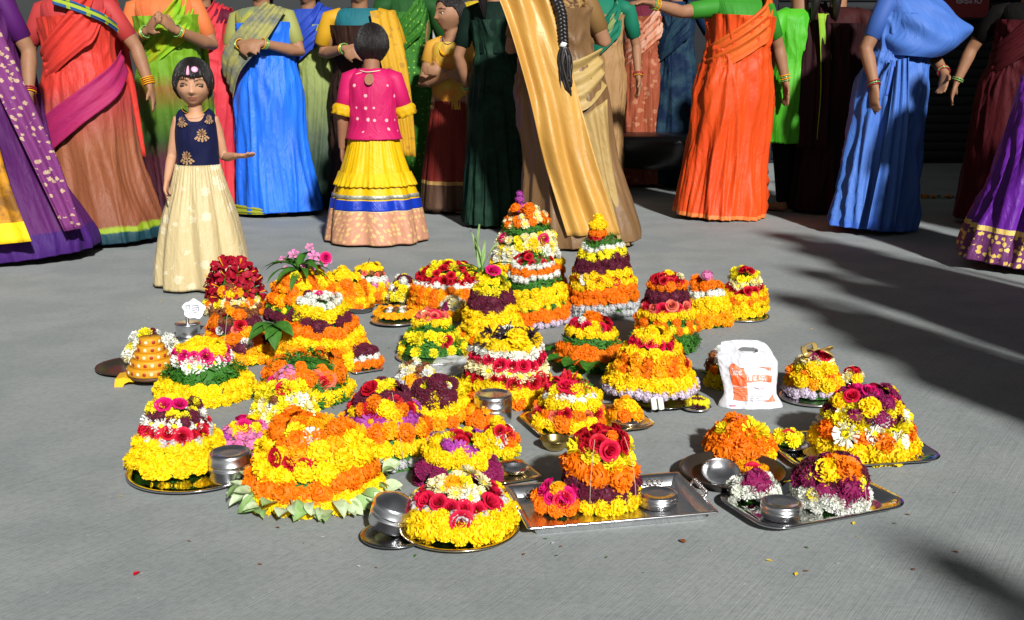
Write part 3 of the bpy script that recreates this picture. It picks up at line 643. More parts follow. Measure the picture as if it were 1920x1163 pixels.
T5 = tray('black-looking tray under the tall mixed stack at the right', [(1420, 812), (1690, 800), (1768, 860), (1500, 884)], MIRROR, .06, .016, .010)
stack('tall mixed stack with white mums on the black-looking tray', 1618, 872, 94, 730, [('Y', 0, .26, .068), ('OOW', .24, .46, .070), ('L', .42, .66, .068), ('WVM', .62, .76, .05), ('YL', .74, .92, .06), ('VD', .9, .99, .048)], .54, 1.5, [('W', -8, .48, .06), ('W', 26, .34, .066), ('L', -36, .62, .068), ('V', 5, .70, .06), ('P', 15, .99, .05)], z0=.006, cap='VP')
stack('small yellow heap with one red rose in a dish at the right', 1477, 842, 31, 812, [('L', 0, .85, .048)], .5, 1.5, [('R', 0, .98, .036)], z0=.012, cap='L')
bowl('flat steel dish under the small yellow heap', 1478, 850, 36, 834, .004, DSTEEL)
bowl('empty shining steel bowl behind the white-based stack', 1543, 868, 36, 850, .006, name='steel_bowl')
T6 = tray('rounded steel tray at the right front with a white-based stack', [(1346, 926), (1600, 880), (1708, 950), (1428, 998)], MIRROR, .06, .018, .010)
stack('white-based stack with magenta cockscomb on the rounded tray', 1556, 966, 72, 862, [('K', 0, .40, .040), ('V', .36, .74, .066), ('VM', .7, .95, .056)], .66, 1.9, [('Y', -30, .92, .080), ('O', 14, .97, .085), ('y', 44, .72, .036), ('y', 36, .62, .03), ('y', -66, .78, .045), ('V', 10, .62, .07), ('L', -50, .42, .035)], z0=.006, cap='OM')
stack('low white floret ring with a magenta centre on the rounded tray', 1412, 944, 52, 896, [('K', 0, .55, .038), ('KV', .5, .9, .045)], .55, 1.3, [('V', 5, .9, .07)], z0=.006, cap='V')
steel_box('squat lidded steel box on the rounded tray', 1464, 984, 39, 936, .006)
steel_box('steel box beside the striped stack of roses and mums', 925, 802, 36, 744, .001)
stack('little orange marigold heap in front of the steel box', 905, 806, 40, 758, [('O', 0, .55, .046), ('OG', .5, .95, .046)], .5, 1.4, [('W', 60, .3, .045), ('K', 50, .4, .03)], cap='OG')
stack('heap of white blossoms and dried petals behind the maroon-topped mound', 782, 750, 52, 682, [('Kl', 0, .5, .044), ('KYb', .46, .8, .044), ('Cb', .78, .96, .042)], .45, 1.4, [('G', 0, .55, .06), ('K', -30, .8, .05)], cap='KL')
stack('mound of yellow marigolds dotted with maroon cockscomb', 824, 808, 60, 704, [('GO', 0, .28, .052), ('Y', .26, .56, .054), ('YML', .54, .8, .056), ('LM', .78, .96, .05)], .5, 1.4, [('M', -25, .62, .075), ('M', 22, .64, .07), ('M', 0, .95, .065), ('D', 18, .86, .035), ('K', 30, .88, .035)], cap='ML')

# ---------------------------------------------------------------- top ornaments on particular stacks
def top_plant(key, off, n, length, wide, curl, el=(.3, 1.2), code='leaf', az0=0.0, spread=2 * pi):
    root, c, r, H, _p = ST[key]
    for i in range(n):
        put_leaf(root, (off[0], off[1], H * off[2]), az0 + spread * (i + R.uniform(-.3, .3)) / n, R.uniform(*el), length * R.uniform(.7, 1.15), code, 'leaf', wide, curl, R.uniform(-.5, .5))
k = 'dome with pink desert roses'
top_plant(k, (0, -.02, .95), 15, .165, .20, 1.0, (.1, .95), 'leaf')
for (x, y, z, s) in ((-.02, -.03, .09, .05), (.05, -.01, .08, .056), (.09, 0, .05, .05), (-.07, 0, .06, .03), (-.05, -.05, .03, .022), (.02, -.06, .04, .026), (.06, -.06, .03, .022), (.03, .02, .12, .04)):
    put_flower(ST[k][0], 'A', (x, y, ST[k][3] * .95 + z * .75), (x * 6, -1.2, .9), s)
for (x, z) in ((.10, .06),): put_flower(ST[k][0], 'P', (x, -.02, ST[k][3] * .95 + z), (.4, -1, .4), .042)
k = 'tall yellow stack'
top_plant(k, (-.14, -.09, .62), 8, .10, .5, .7, (-.5, .9), 'leaf', -2.8, 2.4)
k = 'stack with a wide maroon'
top_plant(k, (-.035, .02, .93), 5, .17, .12, .25, (1.05, 1.5), 'leaf2')
top_plant(k, (-.035, .02, .90), 8, .13, .10, .8, (.2, .8), 'leaf')
k = 'tallest stack'
for (z, s, x) in ((0, .060, -.03), (.035, .05, -.028), (.06, .042, -.03), (.005, .04, .0)): put_flower(ST[k][0], 'u', (x, -.02, ST[k][3] * .97 + z), (0, -.5, 1), s)
k = 'stack with a marigold knob'
for z, cde in ((.0, 'R'), (.012, 'O'), (.045, 'Y')):
    for i in range(7):
        a = 2 * pi * i / 7 + z * 30; put_flower(ST[k][0], cde, (.024 * cos(a) - .02, .024 * sin(a), ST[k][3] + z - .01), (cos(a), sin(a), .3), .036)
put_flower(ST[k][0], 'Y', (-.02, 0, ST[k][3] + .055), (0, -.3, 1), .045)
k = 'widest mound'
for i in range(90):
    a = 2 * pi * i / 90; rr = ST[k][2] * R.uniform(.90, 1.05)
    put_leaf(ST[k][0], (rr * cos(a), rr * sin(a), R.uniform(.012, .045)), a + R.uniform(-.5, .5), R.uniform(-.15, .45), R.uniform(.032, .062), R.choice(('pale', 'pale', 'leaf2')), 'leaf', R.choice((.55, .7)), R.choice((0.3, 1.0)), R.uniform(-.8, .8))
k = 'orange floret stack'
for i in range(10):
    a = -pi / 2 + (i - 4.5) * .42
    put_leaf(ST[k][0], (ST[k][2] * .8 * cos(a), ST[k][2] * .8 * sin(a), .05), a, R.uniform(-.7, -.2), R.uniform(.07, .10), 'green', 'leaf', .7, .0)
k = 'dome with a gold ribbon'
for i in range(4):
    b2 = MB(); a = i * 1.6; z = ST[k][3]
    tube(b2, catmull([(0, 0, z), (.04 * cos(a), .04 * sin(a) - .01, z + .02), (.055 * cos(a + .6), .055 * sin(a + .6) - .01, z + .004), (.02 * cos(a + 1), .02 * sin(a + 1), z - .004)], 5), [(.009, .0015)] * 16, 6)
    part('ribbon', b2, plain_mat('gold_ribbon', (.55, .38, .12), .35, .4), ST[k][0])
k = 'broad yellow and orange cone'
for x in (-.02, .0):
    b2 = MB(); tube(b2, [(x, -ST[k][2] - .015, .02), (x + .004, -ST[k][2] - .022, -.012)], [(.008, .004), (.009, .004)], 8); part('white_petal', b2, pm('white'), ST[k][0])
THREAD = plain_mat('white_thread', (.50, .42, .30), .8)
for k, angs in (('stack on the square silver', (-20, 52)), ('mound with magenta', (25,)), ('orange and maroon stack', (-3,)), ('white-based stack', (35,))):
    root, c, r, H, _p = ST[k]
    for a in angs:
        a_ = -pi / 2 + rad(a); b2 = MB(); pts = []
        for i in range(5):
            t = lerp(.95, .18, i / 4); rr = ST[k][4](t) + .006; pts.append((rr * cos(a_), rr * sin(a_), H * t))
        tube(b2, catmull(pts, 4), [.0006] * 17, 5); part('thread', b2, THREAD, root)
STICK = plain_mat('incense', (.035, .022, .018), .8)
for i, (k, px, y0, y1, w_) in enumerate((('stack with a thick collar', 382, 746, 716, 'yellow base of the green-collared stack, left one'), ('stack with a thick collar', 413, 760, 728, 'yellow base of the green-collared stack, right one'), ('pale yellow and white', 500, 795, 752, 'pale yellow and white mound'), ('small round stack of pink', 687, 505, 484, 'tip of the pink-banded small stack'), ('mound with magenta', 755, 740, 706, 'mound of zinnias and roses'), ('little orange', 872, 806, 778, 'little orange heap by the steel box'), ('white-based stack', 1527, 880, 852, 'top of the white-based stack'))):
    yy = ST[k][1].y - ST[k][2] * (.75 if i < 3 else .2); b2 = MB(); A_, B_ = at_y(px, y0, yy + .02), at_y(px + 6, y1, yy)
    tube(b2, [Vector(), B_ - A_], [.0016, .0016], 6); o = part('incense_stick', b2, STICK, None, loc=A_); tag(o, 'dark incense stick stuck into the ' + w_, 'incense stick', 'incense sticks')

# ---------------------------------------------------------------- wooden toy tower
WOODY = plain_mat('painted_wood', (.56, .27, .012), .5, 0, (.44, .18, .006), 30, .3, .1)
YEL = plain_mat('yellow_paint', (.75, .42, .01), .4, 0, (.68, .36, .01), 30)
RDOT = plain_mat('red_dot', (.30, .02, .01), .5); WDOT = plain_mat('cream_dot', (.72, .60, .36), .5); DWOOD = plain_mat('dark_wood', (.10, .045, .02), .6)
c = gp(276, 728); root = thing('wooden_tower', 'small yellow wooden stepped tower with red and cream dots on a low stand', 'wooden ornament', (c.x, c.y + .06, 0), .12)
b2 = MB(); lathe(b2, [(.001, .022), (.070, .022), (.072, .028), (.070, .034), (.001, .034)], 40); part('seat', b2, DWOOD, root)
for sx in (-1, 1):
    b2 = MB(); pts = [(sx * .058, 0, .026), (sx * .075, 0, .034), (sx * .095, 0, .030), (sx * .100, 0, .004)]
    pf = [(sx * x_, z_) for x_, z_ in ((.050, .021), (.082, .030), (.108, .026), (.112, .0), (.086, 0), (.080, .010), (.066, .016), (.050, .014))]
    b2.add([(x_, y_, z_) for y_ in (-.036, .036) for x_, z_ in pf], [tuple(range(8)), tuple(range(8, 16))] + [(q, (q + 1) % 8, 8 + (q + 1) % 8, 8 + q) for q in range(8)]); part('leg', b2, YEL, root, False)
z = .034
for i, (r_, h_) in enumerate(((.078, .026), (.067, .024), (.055, .022), (.044, .021), (.034, .024))):
    b2 = MB(); lathe(b2, [(.001, z), (r_ * .96, z), (r_, z + .003), (r_ * .98, z + h_ - .003), (r_ * .94, z + h_), (.001, z + h_)], 44); t_ = part('tier', b2, WOODY, root)
    nd = int(2 * pi * r_ / .022)
    for j in range(nd):
        a = 2 * pi * j / nd + .3; b3 = MB(); lathe(b3, [(.0058, -.001), (.0058, .001), (.004, .002), (.001, .0022)], 10)
        o = part('dot', b3, RDOT if j % 2 else WDOT, t_); o.location = (r_ * .985 * cos(a), r_ * .985 * sin(a), z + h_ * .5); o.rotation_euler = Vector((cos(a), sin(a), 0)).to_track_quat('Z', 'Y').to_euler()
    z += h_
b2 = MB(); tube(b2, [(0, 0, z), (.004, 0, z + .016)], [.0015, .001], 6); part('stalk', b2, DWOOD, root)

# ---------------------------------------------------------------- steel stand with a paper tag
c = gp(347, 640); root = thing('lamp_stand', 'low steel stand with a white paper tag on its post', 'stand', (c.x, c.y + .045, 0), .1)
b2 = MB(); lathe(b2, [(.001, 0), (.062, 0), (.064, .006), (.046, .012), (.044, .016), (.044, .052), (.047, .054), (.047, .058), (.001, .058)], 40); part('base', b2, STEEL, root)
b2 = MB(); lathe(b2, [(.006, .058), (.006, .08), (.011, .088), (.006, .096), (.005, .12), (.001, .122)], 16); part('post', b2, STEEL, root)
b2 = MB(); out = []
n = 28
for i in range(n):
    a = 2 * pi * i / n; q = 1 + .10 * sin(5 * a + .5) + .05 * sin(9 * a); out.append((.040 * q * cos(a) + .028, -.012, .036 * q * sin(a) + .112))
b2.add(out + [(x, y + .0015, z_) for x, y, z_ in out], [tuple(range(n)), tuple(reversed(range(n, 2 * n)))] + [(i, (i + 1) % n, n + (i + 1) % n, n + i) for i in range(n)])
tagp = part('paper_tag', b2, plain_mat('paper', (.72, .72, .78), .7), root, False)
INK = plain_mat('ink', (.05, .05, .08), .7)
b2 = MB()
for (x0, z0_, x1, z1_) in ((.000, .125, .014, .127), (.014, .127, .014, .110), (.000, .125, .001, .112), (.020, .124, .044, .126), (.022, .116, .044, .118), (.022, .108, .040, .110), (.044, .126, .045, .104), (.028, .100, .040, .102)):
    tube(b2, [(x0, -.0126, z0_), (x1, -.0126, z1_)], [.0012, .0012], 5)
part('writing', b2, INK, tagp)

# ---------------------------------------------------------------- carrier bag
BAGM, nt, p = nodes_of('bag_plastic'); p.inputs['Base Color'].default_value = (.50, .50, .53, 1); p.inputs['Roughness'].default_value = .42
p.inputs['Subsurface Weight'].default_value = .15; p.inputs['Subsurface Radius'].default_value = (.02, .02, .02)
tc = N(nt, 'ShaderNodeTexCoord'); bump(nt, p, noise_t(nt, tc.outputs['Object'], 26, 5, .6, (1, 1, 1)), .5, .012)
c = gp(1414, 772); bag = thing('carrier_bag', 'white plastic carrier bag with orange print standing between two stacks', 'carrier bag', (c.x, c.y + .05, 0), rad(-3))
BW, BH = .190, .192
def bag_pt(u, t, sgn=-1, off=0.0):
    w = BW * (.5 - .10 * sstep(0, .22, t) + .02 * sstep(.25, .5, t) - .055 * sstep(.72, 1.0, t) - .02 * sstep(.9, 1.0, t))
    th = .030 * (1 - t) ** .9 + .003; q = max(0, 1 - u * u) ** .55
    x = u * w + (.010 * t if u > 0 else -.012 * sstep(.3, .9, t)) - .012 * t
    z = t * BH * (1 - .20 * max(0, u) ** 3 * sstep(.5, 1, t) - .03 * max(0, -u) ** 2)
    y = sgn * (th * q) + .030 * t + .010 * sin(2.3 * t)
    nz = noise.noise(Vector((x * 22, z * 14, sgn * 3.0))) * .008 + abs(noise.noise(Vector((x * 45 + z * 35, z * 40 - x * 20, sgn)))) * .006 + noise.noise(Vector((x * 110 + z * 60, z * 70, sgn))) * .0015
    return Vector((x, y + nz + sgn * off, z + .001))
def in_hole(u, t): return ((u - .02) / .26) ** 2 + ((t - .855) / .042) ** 2 < 1
for sgn, nm in ((-1, 'front_panel'), (1, 'back_panel')):
    b2 = MB(); nu, nv = 61, 71; vs_ = [bag_pt(2 * i / (nu - 1) - 1, j / (nv - 1), sgn) for j in range(nv) for i in range(nu)]
    fs = [f for f in grid_faces(nu, nv) if not (in_hole(2 * ((f[0] % nu) + .5) / (nu - 1) - 1, ((f[0] // nu) + .5) / (nv - 1)))]
    b2.add(vs_, fs, 0, .5); fp = part(nm, b2, BAGM, bag)
    if sgn == -1: front = fp
OR = plain_mat('bag_orange_ink', (.72, .085, .010), .5, 0, (.62, .07, .008), 60); LOR = plain_mat('bag_light_orange_ink', (.66, .17, .075), .5); BGREY = plain_mat('bag_grey_ink', (.42, .36, .40), .5); WI = plain_mat('bag_white_ink', (.78, .76, .76), .5); RINK = plain_mat('bag_red_ink', (.45, .10, .14), .5)
def decal(u0, u1, t0, t1, mat, off=.0007, f=None, name='print', nu=34, nv=26):
    b2 = MB(); vs_ = []
    for j in range(nv):
        for i in range(nu):
            a, b = i / (nu - 1), j / (nv - 1)
            u, t = lerp(u0, u1, a), (lerp(t0, t1, b) if f is None else f(a, b)); vs_.append(bag_pt(u, t, -1, off * 1.6 + .0012))
    b2.add(vs_, grid_faces(nu, nv)); part(name, b2, mat, front)
decal(-.66, -.13, .33, .62, OR, .0007, lambda a, b: lerp(.33, .60 + .06 * sin(min(1, a * 1.4) * pi), b))
decal(-.66, -.13, .47, .62, LOR, .0012, lambda a, b: lerp(.45 + .03 * (1 - a), .59 + .06 * sin(min(1, a * 1.4) * pi), b))
decal(-.64, -.13, .12, .318, LOR, .0007)
decal(-.13, .76, .38, .50, LOR, .0008, lambda a, b: lerp(.38 + .02 * sin(a * pi), .51 - .03 * a, b))
decal(.58, .76, .39, .47, OR, .0012)
decal(.30, .74, .55, .61, LOR, .0008, lambda a, b: lerp(.60 - .05 * a * a, .607, b)); decal(.36, .82, .10, .2, LOR, .0008, lambda a, b: lerp(.105, .11 + .10 * a * a, b))
for t in (.185, .16, .125): decal(-.05, .55, t, t + .006, BGREY, .0008)
for t in (.28, .25, .215, .18, .15): decal(-.60, -.2, t, t + .005, OR, .0012)
decal(-.70, -.50, .035, .055, RINK, .0008)
def text_uv(s, u0, t0, width, mat, parent, fn, name='lettering'):
    cu = bpy.data.curves.new('txt', 'FONT'); cu.body = s; cu.resolution_u = 2
    o = bpy.data.objects.new('txt', cu); COL.objects.link(o); dg = bpy.context.evaluated_depsgraph_get()
    me = bpy.data.meshes.new_from_object(o.evaluated_get(dg)); bpy.data.objects.remove(o); bpy.data.curves.remove(cu)
    xs = [v.co.x for v in me.vertices]; k_ = width / max(.01, max(xs) - min(xs)); x0 = min(xs)
    for v in me.vertices: v.co = fn(u0 + (v.co.x - x0) * k_, t0 + v.co.y * k_, k_)
    me.materials.clear(); me.materials.append(mat); return link(name, me, parent)
text_uv('Super', -.58, .495, .34, WI, front, lambda u, t, k_: bag_pt(u, t * 1.0, -1, .0042))
text_uv('market', -.08, .415, .62, WI, front, lambda u, t, k_: bag_pt(u, t, -1, .0042))
b2 = MB(); pts = [bag_pt(.30 + .20 * cos(a * .35), .325 + .03 * sin(a * .35), -1, .002) for a in range(9, 19)]; tube(b2, pts, [.0009] * 10, 5); part('emblem', b2, RINK, front)
# thin clear sheet on the floor
PLM, nt, p = nodes_of('clear_polythene'); p.inputs['Base Color'].default_value = (.9, .92, .92, 1); p.inputs['Roughness'].default_value = .18
p.inputs['Alpha'].default_value = .38; tc = N(nt, 'ShaderNodeTexCoord'); bump(nt, p, noise_t(nt, tc.outputs['Object'], 24, 4), .8, .01)
c = gp(858, 690); b2 = MB(); nu = 34
for j in range(nu):
    for i in range(nu):
        x, y = (i / 33 - .5) * .19, (j / 33 - .5) * .24; q = Vector((x * 16 + y * 5, y * 9, 2))
        b2.v.append((x + y * .3, y, .006 + .030 * abs(noise.noise(q)) + .02 * max(0, .6 - (x * x + y * y) * 60) * abs(noise.noise(q * 1.9))))
b2.f = grid_faces(nu, nu); b2.m = [0] * len(b2.f); b2.r = [.5] * len(b2.f)
tag(part('plastic_sheet', b2, PLM, None, loc=(c.x, c.y, 0)), 'crumpled clear plastic sheet lying between the leafy stack and the striped stack', 'plastic sheet')
for (px, py, cde, lb) in ((250, 1079, 'red', 'single dark red petal lying on bare concrete at the front left'), (1284, 1018, 'brown', 'dry brown petal on the concrete in front of the square tray')):
    o = put_leaf(None, gp(px, py, .003), R.uniform(0, 6), .1, .016, cde, 'fallen_petal', .75, .0); tag(o, lb, 'petal')

# torn petals and leaf crumbs too small and many to count
b2 = MB()
for i in range(110):
    px = R.uniform(220, 1800); py = R.uniform(560, 1080); q = gp(px, py, .002); a = R.uniform(0, 6.28); l = R.uniform(.003, .008); w_ = l * .5
    d_ = Vector((cos(a), sin(a), 0)); e_ = Vector((-sin(a), cos(a), 0)); b2.add([q - d_ * l, q - e_ * w_ + Vector((0, 0, .002)), q + d_ * l + Vector((0, 0, .0015)), q + e_ * w_ + Vector((0, 0, .002))], [(0, 1, 2, 3)], i % 5)
tag(part('petal_litter', b2, [pm('brown'), pm('yellow'), pm('brown'), pm('greywhite'), pm('leaf')], None), 'scattered crumbs of petals and leaves on the concrete', None, None, 'stuff')

# ---------------------------------------------------------------- people
JAW = [.34]
def head_pt(az, el, Hh, grow=0.0):
    d = Vector((sin(az) * cos(el), -cos(az) * cos(el), sin(el)))
    x, y, z = d.x * .385, d.y * .46, d.z * .50
    if z < -.02:
        k_ = sstep(.02, .50, -z); x *= 1 - JAW[0] * k_; y = y * (1 - .10 * k_) if y < 0 else y * (1 - .55 * k_)
    if y < 0 and grow == 0:
        g_ = lambda cx, cz, sx, sz: math.exp(-((x - cx) / sx) ** 2 - ((z - cz) / sz) ** 2)
        y -= .095 * g_(0, -.115, .052, .050) + .040 * g_(0, -.02, .036, .085) + .02 * g_(.055, -.125, .035, .03) + .02 * g_(-.055, -.125, .035, .03)
        y += .026 * (g_(.165, .045, .085, .050) + g_(-.165, .045, .085, .050))
        y -= .014 * (g_(.16, .125, .12, .035) + g_(-.16, .125, .12, .035))
        y -= .036 * g_(0, -.245, .085, .022) + .036 * g_(0, -.295, .07, .022) - .022 * g_(0, -.269, .09, .010)
        y -= .04 * g_(0, -.41, .10, .06) + .02 * (g_(.20, -.13, .09, .08) + g_(-.20, -.13, .09, .08))
    v = Vector((x, y, z))
    return v * (1 + grow) * Hh
def body(H, arms, hh, sh=.812, voxel=.008, hyaw=0.0, hpitch=0.0, th=1.0, key='skin', sw=.105, feet=True, tone=(.30, .155, .085), htilt=0.0):
    """one continuous skin: torso, legs, arms with hands, neck and head; voxel-joined. arms: list of (shoulder, elbow, wrist, hand dir, palm normal, curl)"""
    mb = MB(); S = H
    T = lambda pts, rr, **k_: tube(mb, [Vector(p) * S for p in pts], [((a * S * th, b * S * th) if not k_.get('_') else (a, b)) for a, b in rr], 18, side=(1, 0, 0), cap=.5)
    hz = 1 - hh * .5
    T([(0, 0, .47), (0, 0, .52), (0, 0, lerp(.52, sh, .35)), (0, 0, lerp(.52, sh, .68)), (0, .004, sh - .035), (0, .008, sh - .005)], [(.085, .062), (.098, .07), (.080, .058), (.090, .066), (.088, .052), (.058, .04)])
    T([(0, .008, sh - .02), (0, .006, sh + .02), (0, -.002, hz - hh * .12)], [(.040, .038), (.034, .035), (.033, .036)])
    for s in (-1, 1):
        T([(s * .05, 0, .50), (s * .05, -.004, .285), (s * .048, .008, .17), (s * .047, .01, .045)], [(.055, .055), (.036, .036), (.031, .034), (.019, .022)])
        if feet: tube(mb, [Vector(p) * S for p in ((s * .047, .028, .020), (s * .049, .0, .024), (s * .054, -.045, .018), (s * .058, -.082, .010))], [(.020 * S, .018 * S), (.021 * S, .022 * S), (.026 * S, .016 * S), (.024 * S, .009 * S)], 14, side=(1, 0, 0), cap=.5)
    for (A, E, W, d, n, curl) in arms:
        A, E, W, d, n = (Vector(q) for q in (A, E, W, d, n)); d.normalize(); sd_ = d.cross(n).normalized(); n = sd_.cross(d)
        inn = Vector((A.x * .45, A.y, A.z + .004 * S)); a_ = .030 * S * th
        tube(mb, [inn, A, A.lerp(E, .25), A.lerp(E, .6), E, E.lerp(W, .25), E.lerp(W, .7), W], [a_ * 1.05, a_ * 1.05, a_ * 1.0, a_ * .9, a_ * .78, a_ * .82, a_ * .64, a_ * .52], 14)
        L = .058 * S
        tube(mb, [W - d * L * .15, W + d * L * .2, W + d * L * .65, W + d * L], [(.015 * S, .011 * S), (.020 * S, .011 * S), (.025 * S, .0105 * S), (.022 * S, .008 * S)], 12, side=sd_, cap=.6)
        for i, (o_, ln) in enumerate(((-.0165, .040), (-.0055, .047), (.0055, .044), (.0165, .034))):
            r0 = .0056 * S; b0 = W + d * L * .85 + sd_ * o_ * S; dd = (d + sd_ * o_ * 6).normalized(); pts = [b0]
            for q in range(3):
                dd = (dd + n * curl * (.35 + .1 * i)).normalized(); pts.append(pts[-1] + dd * ln * S * (.42, .33, .25)[q])
            tube(mb, pts, [r0, r0 * .98, r0 * .9, r0 * .72], 8, cap=.8)
        tb = W + d * L * .25 - sd_ * .016 * S; td = (d * .75 - sd_ * .8 + n * .35).normalized()
        tube(mb, [tb, tb + td * .022 * S, tb + (td + d * .3 + n * .3 * curl).normalized() * .043 * S], [.0085 * S, .007 * S, .0052 * S], 8, cap=.8)
    Hh = hh * H; M = Matrix.Translation((0, -.010 * H, hz * H)) @ Euler((hpitch, htilt, hyaw)).to_matrix().to_4x4()
    na, ne = 64, 44; vs_ = []
    for j in range(ne + 1):
        for i in range(na): vs_.append(M @ head_pt(2 * pi * i / na, -pi / 2 + pi * j / ne, Hh))
    mb.add(vs_, grid_faces(na, ne + 1, True))
    for s in (-1, 1):   # ears
        e = []
        for j in range(9):
            for i in range(10):
                a, b = 2 * pi * i / 10, -pi / 2 + pi * j / 8
                e.append(M @ (Vector((s * (.375 + .03 * cos(a) * cos(b)), .03 + .055 * sin(a) * cos(b) + .02, -.03 + .105 * sin(b))) * Hh))
        mb.add(e, grid_faces(10, 9, True))
    tmp = bpy.data.objects.new('tmp', mb.mesh('tmp', [])); COL.objects.link(tmp)
    md = tmp.modifiers.new('r', 'REMESH'); md.mode = 'VOXEL'; md.voxel_size = voxel; md.use_smooth_shade = True
    ms = tmp.modifiers.new('s', 'SMOOTH'); ms.factor = .5; ms.iterations = 2
    dg = bpy.context.evaluated_depsgraph_get(); me = bpy.data.meshes.new_from_object(tmp.evaluated_get(dg)); me.name = 'body'
    bpy.data.objects.remove(tmp)
    at = me.attributes.new('tint', 'FLOAT', 'POINT'); Mi = M.inverted(); vals = []
    for v in me.vertices:
        q = (Mi @ v.co) / Hh; t = 0.0
        if abs(q.x) < .5 and abs(q.z) < .52 and q.y < -.15:
            if (q.x / .100) ** 2 + ((q.z + .27) / .040) ** 2 < 1: t = -1.0
            bx = abs(q.x); bz = .105 + .035 * (1 - ((bx - .17) / .12) ** 2)
            if .065 < bx < .275 and abs(q.z - bz) < .017: t = 1.0
            ez = .048 - .034 * ((bx - .165) / .09) ** 2
            if .085 < bx < .25 and abs(q.z - ez) < .019: t = 1.0
        vals.append(t)
    at.data.foreach_set('value', vals); me.materials.append(skin_mat(tone))
    return me, M, Hh
def skin_mat(tone):
    key = 'skin%.2f' % tone[0]
    if key in MATS: return MATS[key]
    m, nt, p = nodes_of(key.replace('.', '_')); at = N(nt, 'ShaderNodeAttribute', attribute_name='tint'); tc = N(nt, 'ShaderNodeTexCoord')
    base = mixc(nt, noise_t(nt, tc.outputs['Object'], 14, 3), tone, (tone[0] * .82, tone[1] * .76, tone[2] * .72))
    base = mixc(nt, mathn(nt, 'MULTIPLY', mathn(nt, 'MULTIPLY', at.outputs['Fac'], -1.0, True), .65), base, (.30, .07, .055))
    base = mixc(nt, mathn(nt, 'MULTIPLY', at.outputs['Fac'], .92, True), base, (.012, .008, .006))
    nt.links.new(base, p.inputs['Base Color']); p.inputs['Roughness'].default_value = .58; p.inputs['Specular IOR Level'].default_value = .28
    p.inputs['Subsurface Weight'].default_value = .12; p.inputs['Subsurface Radius'].default_value = (.012, .005, .003); p.inputs['Subsurface Scale'].default_value = 1.0
    bump(nt, p, noise_t(nt, tc.outputs['Object'], 180, 3), .08, .002)
    MATS[key] = m; return m
def hair_mat():
    if 'hair' in MATS: return MATS['hair']
    m, nt, p = nodes_of('hair'); tc = N(nt, 'ShaderNodeTexCoord')
    st = noise_t(nt, tc.outputs['UV'], 1.0, 3, .6, (260, 5, 1))
    nt.links.new(mixc(nt, st, (.004, .003, .003), (.016, .012, .011)), p.inputs['Base Color']); p.inputs['Roughness'].default_value = .42
    p.inputs['Specular IOR Level'].default_value = .45; bump(nt, p, st, .9, .012); MATS['hair'] = m; return m
